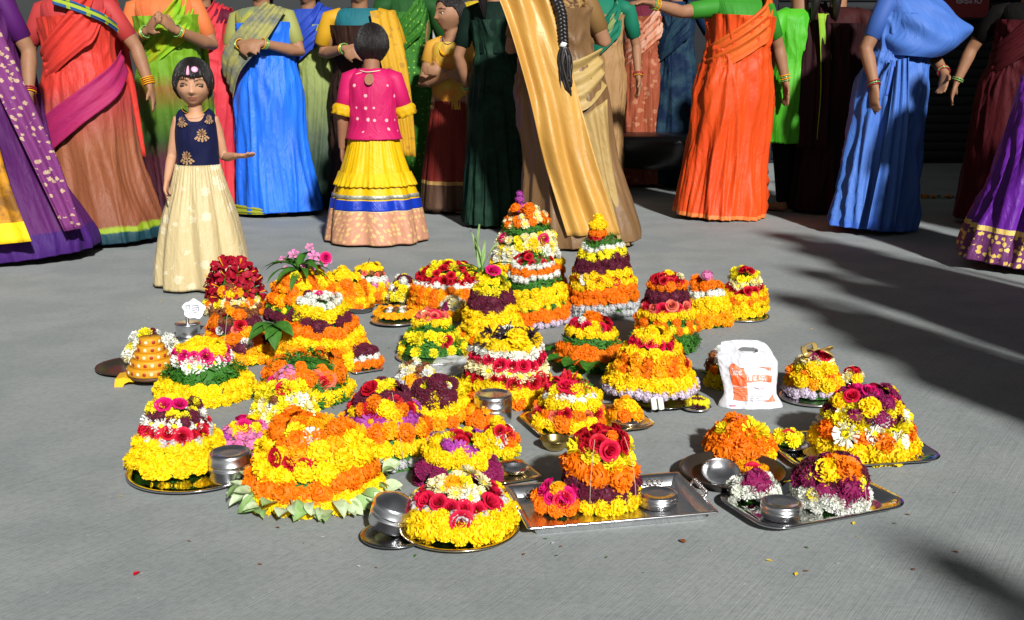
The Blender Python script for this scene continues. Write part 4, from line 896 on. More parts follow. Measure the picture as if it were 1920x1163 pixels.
def hair(parent, M, Hh, style='bob', grow=.12):
    mb = MB(); na, nv = 96, 22; vs_ = []; uv = []
    def low(az):
        a = abs((az + pi) % (2 * pi) - pi)
        if style == 'bob':
            z = lerp(.36, -.10, sstep(.62, .98, a)) if a < 1.0 else lerp(-.10, -.62, sstep(1.0, 1.75, a))
            if a < .9: z += .05 * sin(az * 1.3)
        elif style == 'crop': z = lerp(.55, .05, sstep(.6, 1.1, a)) if a < 1.2 else lerp(.05, -.72, sstep(1.2, 1.9, a))
        else: z = lerp(.72, .35, sstep(.3, 1.0, a)) if a < 1.0 else lerp(.35, -.70, sstep(1.25, 2.1, a))
        return z
    for j in range(nv + 2):
        for i in range(na):
            az = 2 * pi * i / na; lo = low(az) + .05 * noise.noise(Vector((az * 9, Hh * 7, 3))) + .03 * noise.noise(Vector((az * 23, 1, 3)))
            t = min(1, j / nv); el = lerp(pi / 2, lo, t ** .9)
            st = .018 * noise.noise(Vector((cos(az) * 14, sin(az) * 14, t * 1.5 + Hh))) + .02 * noise.noise(Vector((cos(az) * 4, sin(az) * 4, t * 3)))
            g_ = grow * (.75 + .5 * sin(pi * min(1, t * .8)) ) + st
            if j == nv: g_ -= .015
            if j == nv + 1: g_ = .0
            vs_.append(M @ head_pt(az, el, Hh, g_)); uv.append((i / na, t))
    mb.add(vs_, grid_faces(na, nv + 2, True), 0, .5, uv)
    if style in ('bob', 'crop'):
        for i in range(150):     # loose locks along the edge and flyaways on the crown
            az = R.uniform(0, 2 * pi); lo = low(az); e0 = lo + R.uniform(.10, .9); g0 = grow * R.uniform(.9, 1.15)
            p3 = [M @ head_pt(az + R.uniform(-.03, .03) * q, lerp(e0, lo - R.uniform(-.02, .12), q / 3), Hh, g0 * (1 - .12 * q / 3) + R.uniform(0, .02)) for q in range(4)]
            tube(mb, p3, [.0012, .0026, .0022, .0006], 5)
    h = part('hair', mb, hair_mat(), parent)
    if style in ('braid', 'tied'):
        b2 = MB(); L = 12 if style == 'braid' else 5; c0 = M @ (Vector((0, .42, -.12)) * Hh)
        bo = lambda i: Vector((-.075 * sstep(0, 8, i), .03 + .125 * sstep(0, 6, i), 0))
        if style == 'braid':
            for ph in (0, 2.094, 4.189):
                pts = [c0 + bo(i / 6) + Vector((.017 * sin(i * .62 + ph), .010 * sin(i * 1.24 + 2 * ph), -.034 * i / 6)) for i in range(6 * L + 1)]
                tube(b2, pts, [lerp(.0175, .012, i / (6 * L)) for i in range(6 * L + 1)], 8)
            for i in range(34): tube(b2, catmull([c0 + bo(L) + Vector((R.uniform(-.012, .012), R.uniform(-.01, .01), -.034 * L)), c0 + bo(L) + Vector((R.uniform(-.035, .035), R.uniform(-.02, .02), -.034 * L - .08)), c0 + bo(L) + Vector((R.uniform(-.03, .03), .01, -.034 * L - R.uniform(.17, .26)))], 4), [.009] * 8 + [.003], 6)
        else: tube(b2, [c0, c0 + Vector((0, .05, .02)), c0 + Vector((0, .08, -.02)), c0 + Vector((0, .07, -.09)), c0 + Vector((0, .05, -.2))], [.02, .035, .035, .03, .008], 12)
        part('braid' if style == 'braid' else 'ponytail', b2, hair_mat(), h)
        if style == 'braid':
            b3 = MB(); lathe(b3, [(.018, -.012), (.024, -.006), (.024, .006), (.018, .012)], 14); part('hair_tie', b3, plain_mat('hair_tie', (.7, .7, .7), .5), h, loc=c0 + bo(L) + Vector((0, 0, -.034 * L + .01)))
    return h
EYE_W = plain_mat('eye_white', (.50, .45, .41), .5, spec=.2); EYE_D = plain_mat('eye_dark', (.010, .006, .005), .3, spec=.3)
def eyes(parent, M, Hh, down=0.0):
    for s in (-1, 1):
        az = s * math.asin(.165 / .385 / cos(.07)); y = head_pt(az, .075, Hh).y / Hh
        def ell(c, rx, ry, rz, mat, nm, par):
            b2 = MB(); vs_ = [M @ (Vector((c[0] + rx * cos(b) * sin(a), c[1] - ry * cos(b) * cos(a), c[2] + rz * sin(b))) * Hh) for b in [(-pi / 2 + pi * j / 8) for j in range(9)] for a in [2 * pi * i / 16 for i in range(16)]]
            b2.add(vs_, grid_faces(16, 9, True)); return part(nm, b2, mat, par)
        e = ell((s * .165, y + .020 - .016 * down, .010 - down * .008), .080, .036, .034 - down * .018, EYE_D if down else EYE_W, 'eye', parent)
        ell((s * .165 + (.0 if down else .01), y - .006, .008 - down * .012), .040 + .034 * down, .014, .030 - down * .013, EYE_D, 'iris', e)

def garment(name, rows, parent, mat, disp=None, nth=112, sub=6, zfn=None, closed_top=False):
    pts = []
    for i in range(len(rows) - 1):
        p0, p1, p2, p3 = rows[max(i - 1, 0)], rows[i], rows[i + 1], rows[min(i + 2, len(rows) - 1)]
        for k_ in range(sub):
            t = k_ / sub; pts.append([0.5 * (2 * b + (c_ - a) * t + (2 * a - 5 * b + 4 * c_ - d) * t * t + (3 * b - a - 3 * c_ + d) * t ** 3) for a, b, c_, d in zip(p0, p1, p2, p3)])
    pts.append(list(rows[-1])); mb = MB(); vs_ = []; uv = []
    for row in pts:
        z, a, b = row[:3]; cx, cy = (row[3], row[4]) if len(row) > 4 else (0, 0)
        for i in range(nth + 1):
            th = 2 * pi * i / nth - pi; d = disp(th, z) if disp else 0
            x, y, zz = cx + (a + d) * sin(th), cy - (b + d) * cos(th), z
            if zfn: zz = zfn(x, y, z, th)
            vs_.append((x, y, zz)); uv.append((th * (a + b) * .5, z))
    n = len(pts)
    fs = grid_faces(nth + 1, n)
    # turn the lower edge inward so the cloth shows thickness
    b0 = len(vs_)
    for i in range(nth + 1):
        v = Vector(vs_[i]); c_ = Vector((pts[0][3] if len(pts[0]) > 4 else 0, pts[0][4] if len(pts[0]) > 4 else 0, v.z)); q = v.lerp(c_, .07); vs_.append((q.x, q.y, q.z + .006)); uv.append(uv[i])
    fs += [(i + 1, i, b0 + i, b0 + i + 1) for i in range(nth)]
    mb.add(vs_, fs, 0, .5, uv); return part(name, mb, mat, parent)
def sheet(name, A, B, parent, mat, nfold=5, amp=.012, nu=26, sub=7, thick=.004, bulge=0.0, seed=1.0, vflip=False):
    """cloth between two edge curves A and B (lists of points, top to bottom), with folds running along it"""
    Ac, Bc = catmull(A, sub), catmull(B, sub); n = len(Ac); mb = MB(); vs_ = []; uv = []; L = 0.0; tot = sum(((Ac[i + 1] + Bc[i + 1]) * .5 - (Ac[i] + Bc[i]) * .5).length for i in range(n - 1))
    for j in range(n):
        if j: L += ((Ac[j] + Bc[j]) * .5 - (Ac[j - 1] + Bc[j - 1]) * .5).length
        w = Bc[j] - Ac[j]; tg = (Ac[min(j + 1, n - 1)] + Bc[min(j + 1, n - 1)] - Ac[max(j - 1, 0)] - Bc[max(j - 1, 0)]); nr = w.cross(tg).normalized()
        for i in range(nu):
            s = i / (nu - 1); f = amp * sin(nfold * 2 * pi * s + 1.2 * sin(L * 3 + seed)) * (.5 + .5 * noise.noise(Vector((s * 3, L * 2, seed)))) * 1.5 + amp * 1.3 * noise.noise(Vector((s * 4, L * 2.2, seed * 3)))
            vs_.append(Ac[j].lerp(Bc[j], s) + nr * (f + bulge * sin(pi * s))); uv.append((s * w.length, (tot - L) if not vflip else L))
    mb.add(vs_, grid_faces(nu, n), 0, .5, uv); o = part(name, mb, mat, parent)
    md = o.modifiers.new('thickness', 'SOLIDIFY'); md.thickness = thick; return o
def sari_disp(fp=0.0, amp=1.0, seed=0.0, hi=1.0, swirl=1.0):
    """folds that fan out from the tuck at the waist, loose diagonal drapes, irregular creases"""
    tk = fp - .35
    def f(th, z):
        lo = 1 - sstep(.10, hi, z); up = sstep(.45, 1.0, z)
        dth = (th - tk + pi) % (2 * pi) - pi
        ang = math.atan2(dth * .22, max(.02, 1.06 - z)); n1 = noise.noise(Vector((ang * 2.5, z * 1.1, seed))); n2 = noise.noise(Vector((th * 1.3, z * 1.6, seed * 2 + 5)))
        fan = sin(ang * 26 + 3.5 * n1); fan = fan * abs(fan) if fan < 0 else fan
        d = amp * (.006 + .015 * lo) * fan * (.35 + .9 * abs(n2)) * math.exp(-(dth / 1.5) ** 2)
        rd = 1 - abs(noise.noise(Vector((3.2 * cos(th) + z * .8, 3.2 * sin(th), z * 1.1 + seed * 3))))
        d += amp * .030 * (rd ** 4 - .4) * (.35 + .65 * lo)
        d += amp * .030 * noise.noise(Vector((1.5 * cos(th), 1.5 * sin(th), z * .9 + seed))) * (.4 + .6 * lo)
        dr = 1 - abs(noise.noise(Vector((th * 1.4 + z * 5.5, z * 4.0 - th * 1.1, seed + 9)))); d += amp * swirl * .014 * (dr ** 5 - .3) * up
        d += amp * .004 * sin(44 * th + 6 * noise.noise(Vector((th * 2, z * 2, seed)))) * lo * (.5 + n1)
        return d
    return f
ARMS = {
    'down': (((.170, 0, 1.275), (.245, .03, 1.03), (.235, -.07, .82), (.02, -.15, -1), (-1, 0, 0), .45),),
    'clap': (((.170, 0, 1.275), (.250, -.02, 1.06), (.075, -.27, 1.16), (-.55, -.55, .6), (-.8, .3, 0), .2),),
    'clasp': (((.170, 0, 1.275), (.245, -.02, 1.05), (.065, -.25, 1.10), (-.75, -.35, -.25), (0, .9, -.3), .5),),
    'sideout': (((.170, 0, 1.275), (.40, -.02, 1.24), (.62, -.08, 1.28), (1, -.2, .05), (0, 0, -1), .4),),
    'away': (((.170, 0, 1.275), (.290, .02, 1.06), (.345, -.02, .85), (.15, -.05, -1), (-1, 0, 0), .35),),
    'hip': (((.170, 0, 1.275), (.28, .04, 1.05), (.20, -.16, .93), (-.3, -.3, -.8), (-1, 0, 0), .5),),
}
def arm(preset, s, H=1.58):
    k_ = H / 1.58; out = []
    for (A, E, W, d, n, c_) in ARMS[preset]:
        f = lambda v, q=1.0: (v[0] * s * q, v[1] * q, v[2] * q); out.append((f(A, k_), f(E, k_), f(W, k_), f(d), f(n), c_))
    return out
GOLD = plain_mat('gold', (.70, .46, .12), .25, 1.0); GLASSB = plain_mat('glass_bangle', (.20, .45, .12), .2, .2)
REDB = plain_mat('red_bangle', (.35, .02, .03), .25); BSETS = [[GOLD, REDB, REDB, GOLD], [GLASSB, GLASSB, GOLD], [GOLD], [REDB, GLASSB], [GOLD, GLASSB, GLASSB]]
def bangles(parent, arms, n=3, H=1.58, mats=None):
    for (A, E, W, d, n_, c_) in arms:
        E, W = Vector(E), Vector(W); ax = (W - E).normalized()
        for i in range(n):
            b2 = MB(); r_ = .0215 * H; q = W - ax * (.012 + .011 * i); sx = ax.orthogonal().normalized(); sy = ax.cross(sx)
            ring = [q + sx * (r_ * cos(2 * pi * k_ / 20)) + sy * (r_ * sin(2 * pi * k_ / 20)) for k_ in range(21)]
            tube(b2, ring, [.0030] * 21, 6); part('bangle', b2, (mats or [GOLD])[i % len(mats or [GOLD])], parent)
def woman(label, cx, yb, yaw, sari, blouse, pallu=None, la='down', ra='down', H=1.58, w=1.0, style='tied', fp=0.0, seed=0.0, amp=1.0, tone=(.27, .135, .072), group='women in saris standing round the flowers', hyaw=0.0, pos=None, nb=3, wide_hem=1.0, drape=True, voxel=.009, bm=None, lean=(0, 0), sway=(0, 0)):
    k_ = H / 1.58
    if pos is None:
        p0 = gp(cx, yb); c = Vector((0, p0.y + .20 * w, 0)); c.x = cx_at(cx, c)
    else: c = Vector((*pos, 0))
    root = thing('person', label, 'woman', c, rad(yaw), group)
    arms = arm(la, 1, H) + arm(ra, -1, H)
    me, M, Hh = body(H, arms, .135, .812, voxel, hyaw, 0.05, 1.03 * min(1.0, w + .02), tone=tone); link('body', me, root)
    hair(root, M, Hh, style, .10); eyes(root, M, Hh)
    S = lambda rows: [(z * k_, a * w, b * w, *(r_ for r_ in rest)) for z, a, b, *rest in rows]
    sk = S([(.022, .235 * wide_hem, .205 * wide_hem), (.12, .232 * wide_hem, .20 * wide_hem), (.45, .212, .182), (.80, .208, .172), (.98, .172, .145), (1.06, .162, .138), (1.16, .170, .150), (1.24, .178, .158)])
    sk = [(z, a, b, sway[0] * (1 - min(1, z / k_)) ** 1.5 + .012 * sin(z * 3 + seed), sway[1] * (1 - min(1, z / k_)) ** 1.5 + .010 * sin(z * 4 + seed * 2)) for z, a, b, *_ in sk]
    garment('sari', sk, root, sari, sari_disp(fp, amp, seed), 168, 7)
    root.rotation_euler = (rad(lean[0]), rad(lean[1]), rad(yaw))
    garment('blouse', S([(1.04, .146, .120), (1.14, .150, .126), (1.22, .158, .138), (1.29, .168, .112), (1.325, .150, .086), (1.345, .085, .066)]), root, blouse, lambda th, z: .004 * noise.noise(Vector((th * 4, z * 12, seed))), 64)
    for (A, E, W, d, n, c_) in arms:
        A, E = Vector(A), Vector(E); b2 = MB(); e = A.lerp(E, .72)
        tube(b2, [Vector((A.x * .62, A.y, A.z + .012)), A, A.lerp(E, .35), e], [.060 * k_, .060 * k_, .055 * k_, .050 * k_], 20); part('sleeve', b2, blouse, root)
    if nb: bangles(root, arms, nb, H, bm or BSETS[int(seed * 10) % len(BSETS)])
    b2 = MB(); ring = [(.062 * k_ * cos(a), -.012 - .075 * k_ * sin(a) if sin(a) > 0 else -.006 - .05 * k_ * sin(a), (1.325 - .07 * max(0, sin(a))) * k_) for a in [2 * pi * i / 24 for i in range(25)]]
    tube(b2, ring, [.0035] * 25, 6); part('necklace', b2, GOLD, root)
    if drape:      # pallu from the right hip across the chest, over the left shoulder and down the back
        pm_ = pallu or sari; A_, B_ = [], []
        for th, z0_, z1_, g_ in ((-1.9, 1.02, .86, .022), (-1.1, 1.08, .90, .022), (-.4, 1.18, .97, .026), (.25, 1.30, 1.06, .030), (.62, 1.355, 1.12, .034)):
            f = lambda z: (lerp(.160, .175, sstep(.9, .8, z)) * w + g_, lerp(.140, .15, sstep(.9, .8, z)) * w + g_)
            a, b = f(z0_); a1, b1 = f(z1_); sh_ = .75 if z0_ > 1.33 else 1.0
            A_.append(Vector((a * sin(th) * sh_, -b * cos(th) * sh_, z0_ * k_))); B_.append(Vector((a1 * sin(th), -b1 * cos(th), z1_ * k_)))
        A_ += [Vector((.075 * w, .02, 1.385 * k_)), Vector((.03 * w, .15 * w, 1.25 * k_)), Vector((.01, .19 * w, .95 * k_)), Vector((.0, .22 * w, .45 * k_))]
        B_ += [Vector((.175 * w, .01, 1.34 * k_)), Vector((.19 * w, .12 * w, 1.22 * k_)), Vector((.19 * w, .18 * w, .95 * k_)), Vector((.20 * w, .21 * w, .45 * k_))]
        sheet('pallu', A_, B_, root, pm_, 4, .009, 30, 7, .004, 0.0, seed + 2)
    return root, c
def wrap_strip(name, path, parent, mat, w=1.0, k_=1.0, g_=.034, hemw=1.0, nfold=2, amp=.005):
    """a band of cloth lying on the sari: path of (angle, upper z, lower z)"""
    rows = ((.022, .235 * hemw, .205 * hemw), (.12, .232 * hemw, .20 * hemw), (.45, .212, .182), (.80, .208, .172), (.98, .172, .145), (1.06, .160, .134), (1.16, .160, .140), (1.24, .162, .144), (1.4, .14, .11))
    def pt(th, z):
        for i in range(len(rows) - 1):
            if z <= rows[i + 1][0] or i == len(rows) - 2:
                t = max(0, (z - rows[i][0]) / (rows[i + 1][0] - rows[i][0])); a = lerp(rows[i][1], rows[i + 1][1], t) * w + g_; b = lerp(rows[i][2], rows[i + 1][2], t) * w + g_; break
        return Vector((a * sin(th), -b * cos(th), z * k_))
    return sheet(name, [pt(t, a) for t, a, b in path], [pt(t, b) for t, a, b in path], parent, mat, nfold, amp, 20, 8, .003, 0, 3.3)
def copy_tree(o, parent=None):
    c = o.copy(); COL.objects.link(c); c.parent = parent
    for ch in o.children: copy_tree(ch, c)
    return c

# ---------------------------------------------------------------- the women and girls in view
F = fabric
# girl in the cream skirt
p0 = gp(386, 553); gy = p0.y + .19; H = at_y(372, 104, gy).z * .985; gx = (386 - CX) * mpp(Vector((0, gy, 0)))
JAW[0] = .13
girl = thing('person', 'little girl in navy bodice and cream brocade skirt watching the flowers', 'girl', (gx, gy, 0), rad(9), 'children among the women')
arms = [((.078, .004, .735 * H), (.110, .03, .575 * H), (.175, -.10, .590 * H), (.8, -.55, .05), (0, .3, 1), .35), ((-.078, .004, .735 * H), (-.116, .03, .585 * H), (-.132, -.06, .485 * H), (-.1, -.5, -.8), (1, 0, 0), .45)]
me, M, Hh = body(H, arms, .200, .765, .0046, .02, .17, .88, tone=(.47, .25, .145), htilt=.03); link('body', me, girl)
hr = hair(girl, M, Hh, 'bob', .12); eyes(girl, M, Hh, 1.0)
PINK = plain_mat('pink_clip', (.75, .35, .50), .35)
for az, el, rr, rot in ((-.16, .62, .019, 0), (.22, .66, .016, 1)):
    b2 = MB(); q = M @ head_pt(az, el, Hh, .17); n_ = (q - M.translation).normalized()
    if rot: lathe(b2, [(.001, -.003), (.013, -.002), (.016, .001), (.010, .004), (.001, .005)], 8)
    else: tube(b2, [(0, -.02, 0), (0, -.008, .003), (0, .008, .003), (0, .02, 0)], [.008, .0065, .005, .003], 8)
    part('hair_clip', b2, PINK, hr, True, q, n_.to_track_quat('Z', 'Y').to_euler())
NAVY = F('navy_silk', (.008, .010, .040), (.012, .014, .055), rough=.6, sheen=.4)
zt, zw = .775 * H, .545 * H
garment('bodice', [(zw - .02, .092, .074), (zw + .05, .090, .076), (lerp(zw, zt, .5), .094, .080), (lerp(zw, zt, .78), .090, .072), (lerp(zw, zt, .93), .084, .058), (zt + .004, .074, .050), (zt + .018, .056, .044)], girl, NAVY, lambda th, z: .003 * noise.noise(Vector((th * 3, z * 14, 2))), 96, 7, lambda x, y, z, th: z - (.058 if y < 0 else .03) * math.exp(-(x / .046) ** 4) * sstep(lerp(zw, zt, .72), zt, z))
GEM = plain_mat('gold_embroidery', (.46, .27, .13), .42, .35, (.24, .13, .06), 90, .5, .6)
def rosette(th, z, s_, stem=True):
    st = lerp(.100, .106, .5); b2 = MB()
    P_ = lambda du, dz, h_: Vector(((.0955 + h_) * sin(th + du / .09), -(.081 + h_) * cos(th + du / .1), z + dz))
    for ring, (n_, r0, r1) in enumerate(((9, .35, 1.0), (7, .15, .62), (5, .0, .34))):
        for i in range(n_):
            a = 2 * pi * i / n_ + ring * .4; c0 = P_(cos(a) * r0 * s_, sin(a) * r0 * s_, .001); c1 = P_(cos(a) * r1 * s_, sin(a) * r1 * s_, .0035 + .001 * ring); l = P_(cos(a - .3) * (r0 + r1) * .55 * s_, sin(a - .3) * (r0 + r1) * .55 * s_, .004 + ring * .001); r_ = P_(cos(a + .3) * (r0 + r1) * .55 * s_, sin(a + .3) * (r0 + r1) * .55 * s_, .004 + ring * .001)
            b2.add([c0, l, c1, r_], [(0, 1, 2, 3)])
    if stem:
        for a in (-2.4, -2.0, -1.57, -1.1, -.7):
            for q in (1.2, 1.6):
                c0 = P_(cos(a) * q * s_, sin(a) * q * s_, .003); d_ = .26 * s_
                b2.add([P_(cos(a) * q * s_ + d_ * cos(t), sin(a) * q * s_ + d_ * sin(t), .0035) for t in (0, 1.05, 2.1, 3.14, 4.2, 5.2)], [(0, 1, 2, 3, 4, 5)])
    part('embroidered_flower', b2, GEM, girl, False)
rosette(.32, lerp(zw, zt, .62), .021); rosette(-.42, lerp(zw, zt, .20), .022); rosette(-.55, lerp(zw, zt, .86), .017); rosette(.70, lerp(zw, zt, .90), .015)
CREAM = F('cream_brocade', (.66, .52, .27), (.74, .64, .42), 'motif', rough=.42, scale=1.2, sheen=.2)
def skirt_disp(n_, amp, z1, sd_):
    def f(th, z):
        lo = 1 - z / z1; q = th * n_ + 2.2 * noise.noise(Vector((cos(th) * 1.5, sin(th) * 1.5, z * .7 + sd_))) + .4 * sin(z * 4)
        return amp * (.15 + .85 * lo) * (sin(q) + .35 * sin(2 * q + 1)) + .012 * lo * noise.noise(Vector((cos(th) * 5, sin(th) * 5, z + sd_))) + .0025 * sin(th * 46 + 3 * noise.noise(Vector((th * 3, z * 3, 0)))) * (1 - lo) ** 2
    return f
garment('skirt', [(.012, .212, .190), (.12, .202, .182), (.30, .168, .152), (.44, .126, .112), (zw - .015, .101, .086), (zw + .004, .099, .084)], girl, CREAM, skirt_disp(7, .019, zw, 3.3), 200)
b2 = MB(); ring = [(.056 * cos(a), -.012 - .062 * sin(a), zt + .022 - .028 * max(0, sin(a))) for a in [2 * pi * i / 24 for i in range(25)]]; tube(b2, ring, [.0009] * 25, 5); part('necklace', b2, GOLD, girl)
for s in (-1, 1):
    q = M @ (Vector((s * .40, .03, -.16)) * Hh); b2 = MB(); lathe(b2, [(.001, -.008), (.006, -.004), (.006, .004), (.001, .007)], 10); part('earring', b2, GOLD, girl, True, q)
JAW[0] = .32
# girl seen from behind, magenta blouse
p0 = gp(706, 466); gy = p0.y + .25; H = at_y(688, 46, gy).z; gx = (706 - CX) * mpp(Vector((0, gy, 0)))
girl = thing('person', 'girl with her back turned in a magenta blouse and yellow tiered skirt', 'girl', (gx, gy, 0), rad(176), 'children among the women')
arms = [((.122, .004, .755 * H), (.165, .02, .60 * H), (.185, -.02, .44 * H), (.05, -.2, -1), (-1, 0, 0), .4), ((-.122, .004, .755 * H), (-.175, -.03, .60 * H), (-.09, -.17, .60 * H), (.7, -.5, .1), (0, 0, 1), .3)]
me, M, Hh = body(H, arms, .184, .785, .006, .05, -.02, 1.12, tone=(.26, .12, .065)); link('body', me, girl)
hair(girl, M, Hh, 'crop', .11); eyes(girl, M, Hh)
MAG = F('magenta_dotted', (.62, .010, .12), (.80, .45, .45), 'dots', rough=.55, scale=1.15)
zt, zw = .80 * H, .525 * H
garment('blouse', [(zw - .05, .160, .130), (zw + .02, .140, .112), (lerp(zw, zt, .5), .140, .110), (lerp(zw, zt, .8), .146, .096), (lerp(zw, zt, .95), .118, .07), (zt + .006, .068, .050)], girl, MAG, lambda th, z: .006 * noise.noise(Vector((th * 3, z * 9, 5))) + .003 * sin(z * 60 + th * 4) * max(0, .5 - (z - zw) * 3), 90)
for (A, E, W, d, n_, c_) in arms:
    A, E = Vector(A), Vector(E); b2 = MB(); e = A.lerp(E, .80); tube(b2, [Vector((A.x * .65, A.y, A.z + .01)), A, A.lerp(E, .4), e], [.052, .055, .052, .050], 20); part('sleeve', b2, MAG, girl)
    ax = (E - A).normalized(); b2 = MB(); sx = ax.orthogonal().normalized(); sy = ax.cross(sx); vs_ = []
    for j, (rr, t) in enumerate(((.050, -.010), (.062, .002), (.066, .018), (.060, .034), (.066, .050), (.040, .046))):
        for i in range(40):
            a = 2 * pi * i / 40; q = rr + .005 * sin(a * 9 + j) * (j / 4); vs_.append(e + ax * t + sx * q * cos(a) + sy * q * sin(a))
    b2.add(vs_, grid_faces(40, 6, True)); part('cuff', b2, F('cuff_yellow', (.80, .45, .005)), girl)
b2 = MB(); vs_ = []; 
for i in range(20):
    a = 2 * pi * i / 20; x = .026 * cos(a); z = lerp(zw, zt, .84) + .030 * sin(a); vs_.append((x - .004, .1015 - .55 * (z - lerp(zw, zt, .84)) + .004, z))
b2.add(vs_, [tuple(range(20))]); part('keyhole_back', b2, skin_mat((.26, .12, .065)), girl)
b2 = MB(); tube(b2, catmull([(-.055, .055, zt - .006), (-.02, .078, zt - .012), (.02, .080, zt - .014), (.055, .055, zt - .006)], 5), [.003] * 16, 6); part('neck_cord', b2, plain_mat('pale_cord', (.7, .5, .35), .6), girl)
YSK = F('yellow_tiered', (.82, .52, .004), (.78, .44, .003), bands=None, border=(.42, .20, .12), bh=.195, border2=(.55, .34, .14), gold=(.6, .5, .3), rough=.42)
garment('skirt', [(.014, .285, .255), (.10, .272, .242), (.22, .250, .220), (.38, .198, .174), (.52, .152, .132), (zw - .01, .132, .104), (zw + .012, .130, .102)], girl, YSK, skirt_disp(8, .016, zw, 8.1), 200)
sd8 = skirt_disp(8, .016, zw, 8.1)
garment('blue_band', [(.198, .2565, .2265), (.226, .2515, .2215), (.254, .2445, .2145)], girl, F('blue_satin', (.008, .045, .50), rough=.3), sd8, 200, 3)
garment('silver_band', [(.262, .2425, .2125), (.282, .2375, .2075)], girl, F('silver_lace', (.55, .52, .42), (.30, .30, .24), 'check', rough=.35, metal=.3, scale=1.4), sd8, 200, 2)
garment('tier_ruffle', [(.325, .226, .200), (.36, .212, .187), (.40, .196, .172)], girl, F('yellow_tier', (.84, .54, .004), (.80, .46, .003)), lambda th, z: sd8(th, z) + .004 + .005 * sin(th * 40) * (1 - sstep(.32, .40, z)), 220, 3)
# girl with crossed arms looking aside
p0 = gp(850, 404); gy = p0.y + .16; H = at_y(845, -8, gy).z; gx = (850 - CX) * mpp(Vector((0, gy, 0)))
girl = thing('person', 'girl in a yellow top and rust red skirt with folded arms, looking aside', 'girl', (gx, gy, 0), rad(-14), 'children among the women')
arms = [((.125, .0, .775 * H), (.20, -.02, .62 * H), (-.02, -.17, .66 * H), (-1, -.1, .1), (0, 1, 0), .35), ((-.125, .0, .775 * H), (-.19, -.04, .60 * H), (.04, -.20, .645 * H), (1, -.05, .15), (0, 1, 0), .35)]
me, M, Hh = body(H, arms, .163, .80, .0065, -.75, .02, 1.05, tone=(.29, .15, .082)); link('body', me, girl)
hair(girl, M, Hh, 'tied', .09); eyes(girl, M, Hh)
YTOP = F('yellow_top', (.62, .40, .05), (.66, .24, .03), 'blotch', rough=.5, scale=.7)
zt, zw = .81 * H, .515 * H
garment('top', [(zw - .04, .142, .112), (zw + .04, .132, .104), (lerp(zw, zt, .5), .140, .112), (lerp(zw, zt, .8), .148, .100), (lerp(zw, zt, .94), .125, .074)], girl, YTOP, lambda th, z: .007 * noise.noise(Vector((th * 3, z * 9, 15))), 90)
for (A, E, *_) in arms:
    A, E = Vector(A), Vector(E); b2 = MB(); tube(b2, [Vector((A.x * .6, A.y, A.z + .012)), A, A.lerp(E, .42)], [.050, .054, .056], 18); part('sleeve', b2, YTOP, girl)
garment('skirt', [(.03, .215, .20), (.25, .20, .18), (.5, .17, .15), (zw - .01, .138, .11), (zw + .01, .135, .108)], girl, F('rust_skirt', (.24, .022, .014), (.14, .012, .010), border=(.07, .035, .02), bh=.20, gold=(.35, .2, .06), rough=.6), skirt_disp(9, .014, zw, 1.7), 160)
b2 = MB(); ring = [(.05 * cos(a), -.012 - (.075 if sin(a) > 0 else .05) * sin(a), zt + .02 - .06 * max(0, sin(a))) for a in [2 * pi * i / 24 for i in range(25)]]; tube(b2, ring, [.003] * 25, 5); part('necklace', b2, INK, girl)
b2 = MB(); ring = [(.075 * cos(a), -.010 - (.115 if sin(a) > 0 else .05) * sin(a), zt + .01 - .12 * max(0, sin(a))) for a in [2 * pi * i / 24 for i in range(25)]]; tube(b2, ring, [.005] * 25, 5); part('gold_chain', b2, GOLD, girl)

BLK = F('black_cloth', (.008, .008, .009), rough=.7, sheen=.1)
# women, left to right
PURP = F('purple_sari', (.12, .020, .13), (.06, .010, .085), border=(.04, .010, .10), bh=.14, rough=.55)
MUST = F('mustard_brocade', (.62, .27, .012), (.24, .10, .015), 'blotch', border=(.78, .48, .006), bh=.10, scale=1.1)
r1, c1 = woman('woman at far left in a purple sari with a mustard brocade panel', 28, 498, 8, PURP, F('purple_blouse', (.10, .012, .14)), PURP, 'down', 'clap', w=1.12, seed=1.0, wide_hem=1.35, lean=(0, -5), sway=(.06, 0))
sheet('mustard_panel', [(-.18, -.21, 1.22), (-.16, -.29, .8), (-.14, -.36, .4), (-.12, -.41, .13)], [(.04, -.25, 1.20), (.10, -.32, .8), (.16, -.38, .4), (.22, -.42, .13)], r1, MUST, 3, .014)
GM = F('purple_gold_border', (.20, .035, .17), (.58, .42, .26), 'motif', scale=2.2)
sheet('motif_border', [(.04, -.20, 1.30), (.13, -.26, .9), (.25, -.30, .5), (.35, -.33, .15)], [(.15, -.19, 1.30), (.26, -.23, .9), (.36, -.25, .5), (.42, -.27, .15)], r1, GM, 2, .008)
REDS = F('red_sari', (.7, .05, .03), bands=[(0, (.008, .040, .055)), (.075, (.010, .055, .075)), (.085, (.30, .42, .015)), (.105, (.30, .40, .02)), (.12, (.25, .075, .032)), (.55, (.36, .115, .05)), (.78, (.46, .06, .055)), (.88, (.70, .045, .030)), (1.3, (.72, .05, .03))], rough=.5)  # rust lower bands darkened, shade towards the hem put into the cloth colour
r3, c3 = woman('woman in a red sari with teal hem and magenta sash standing beside the little girl', 200, 466, 6, REDS, F('red_blouse', (.55, .05, .05)), F('red_pallu', (.74, .05, .028), (.60, .035, .03)), 'away', 'away', w=1.12, seed=2.2, nb=4, lean=(0, -3), sway=(.02, 0), wide_hem=1.12)
wrap_strip('magenta_sash', [(1.5, 1.05, .93), (.8, .96, .80), (0, .84, .66), (-.8, .72, .52), (-1.6, .62, .40)], r3, F('magenta_silk', (.34, .012, .12), (.42, .02, .09)), 1.12)

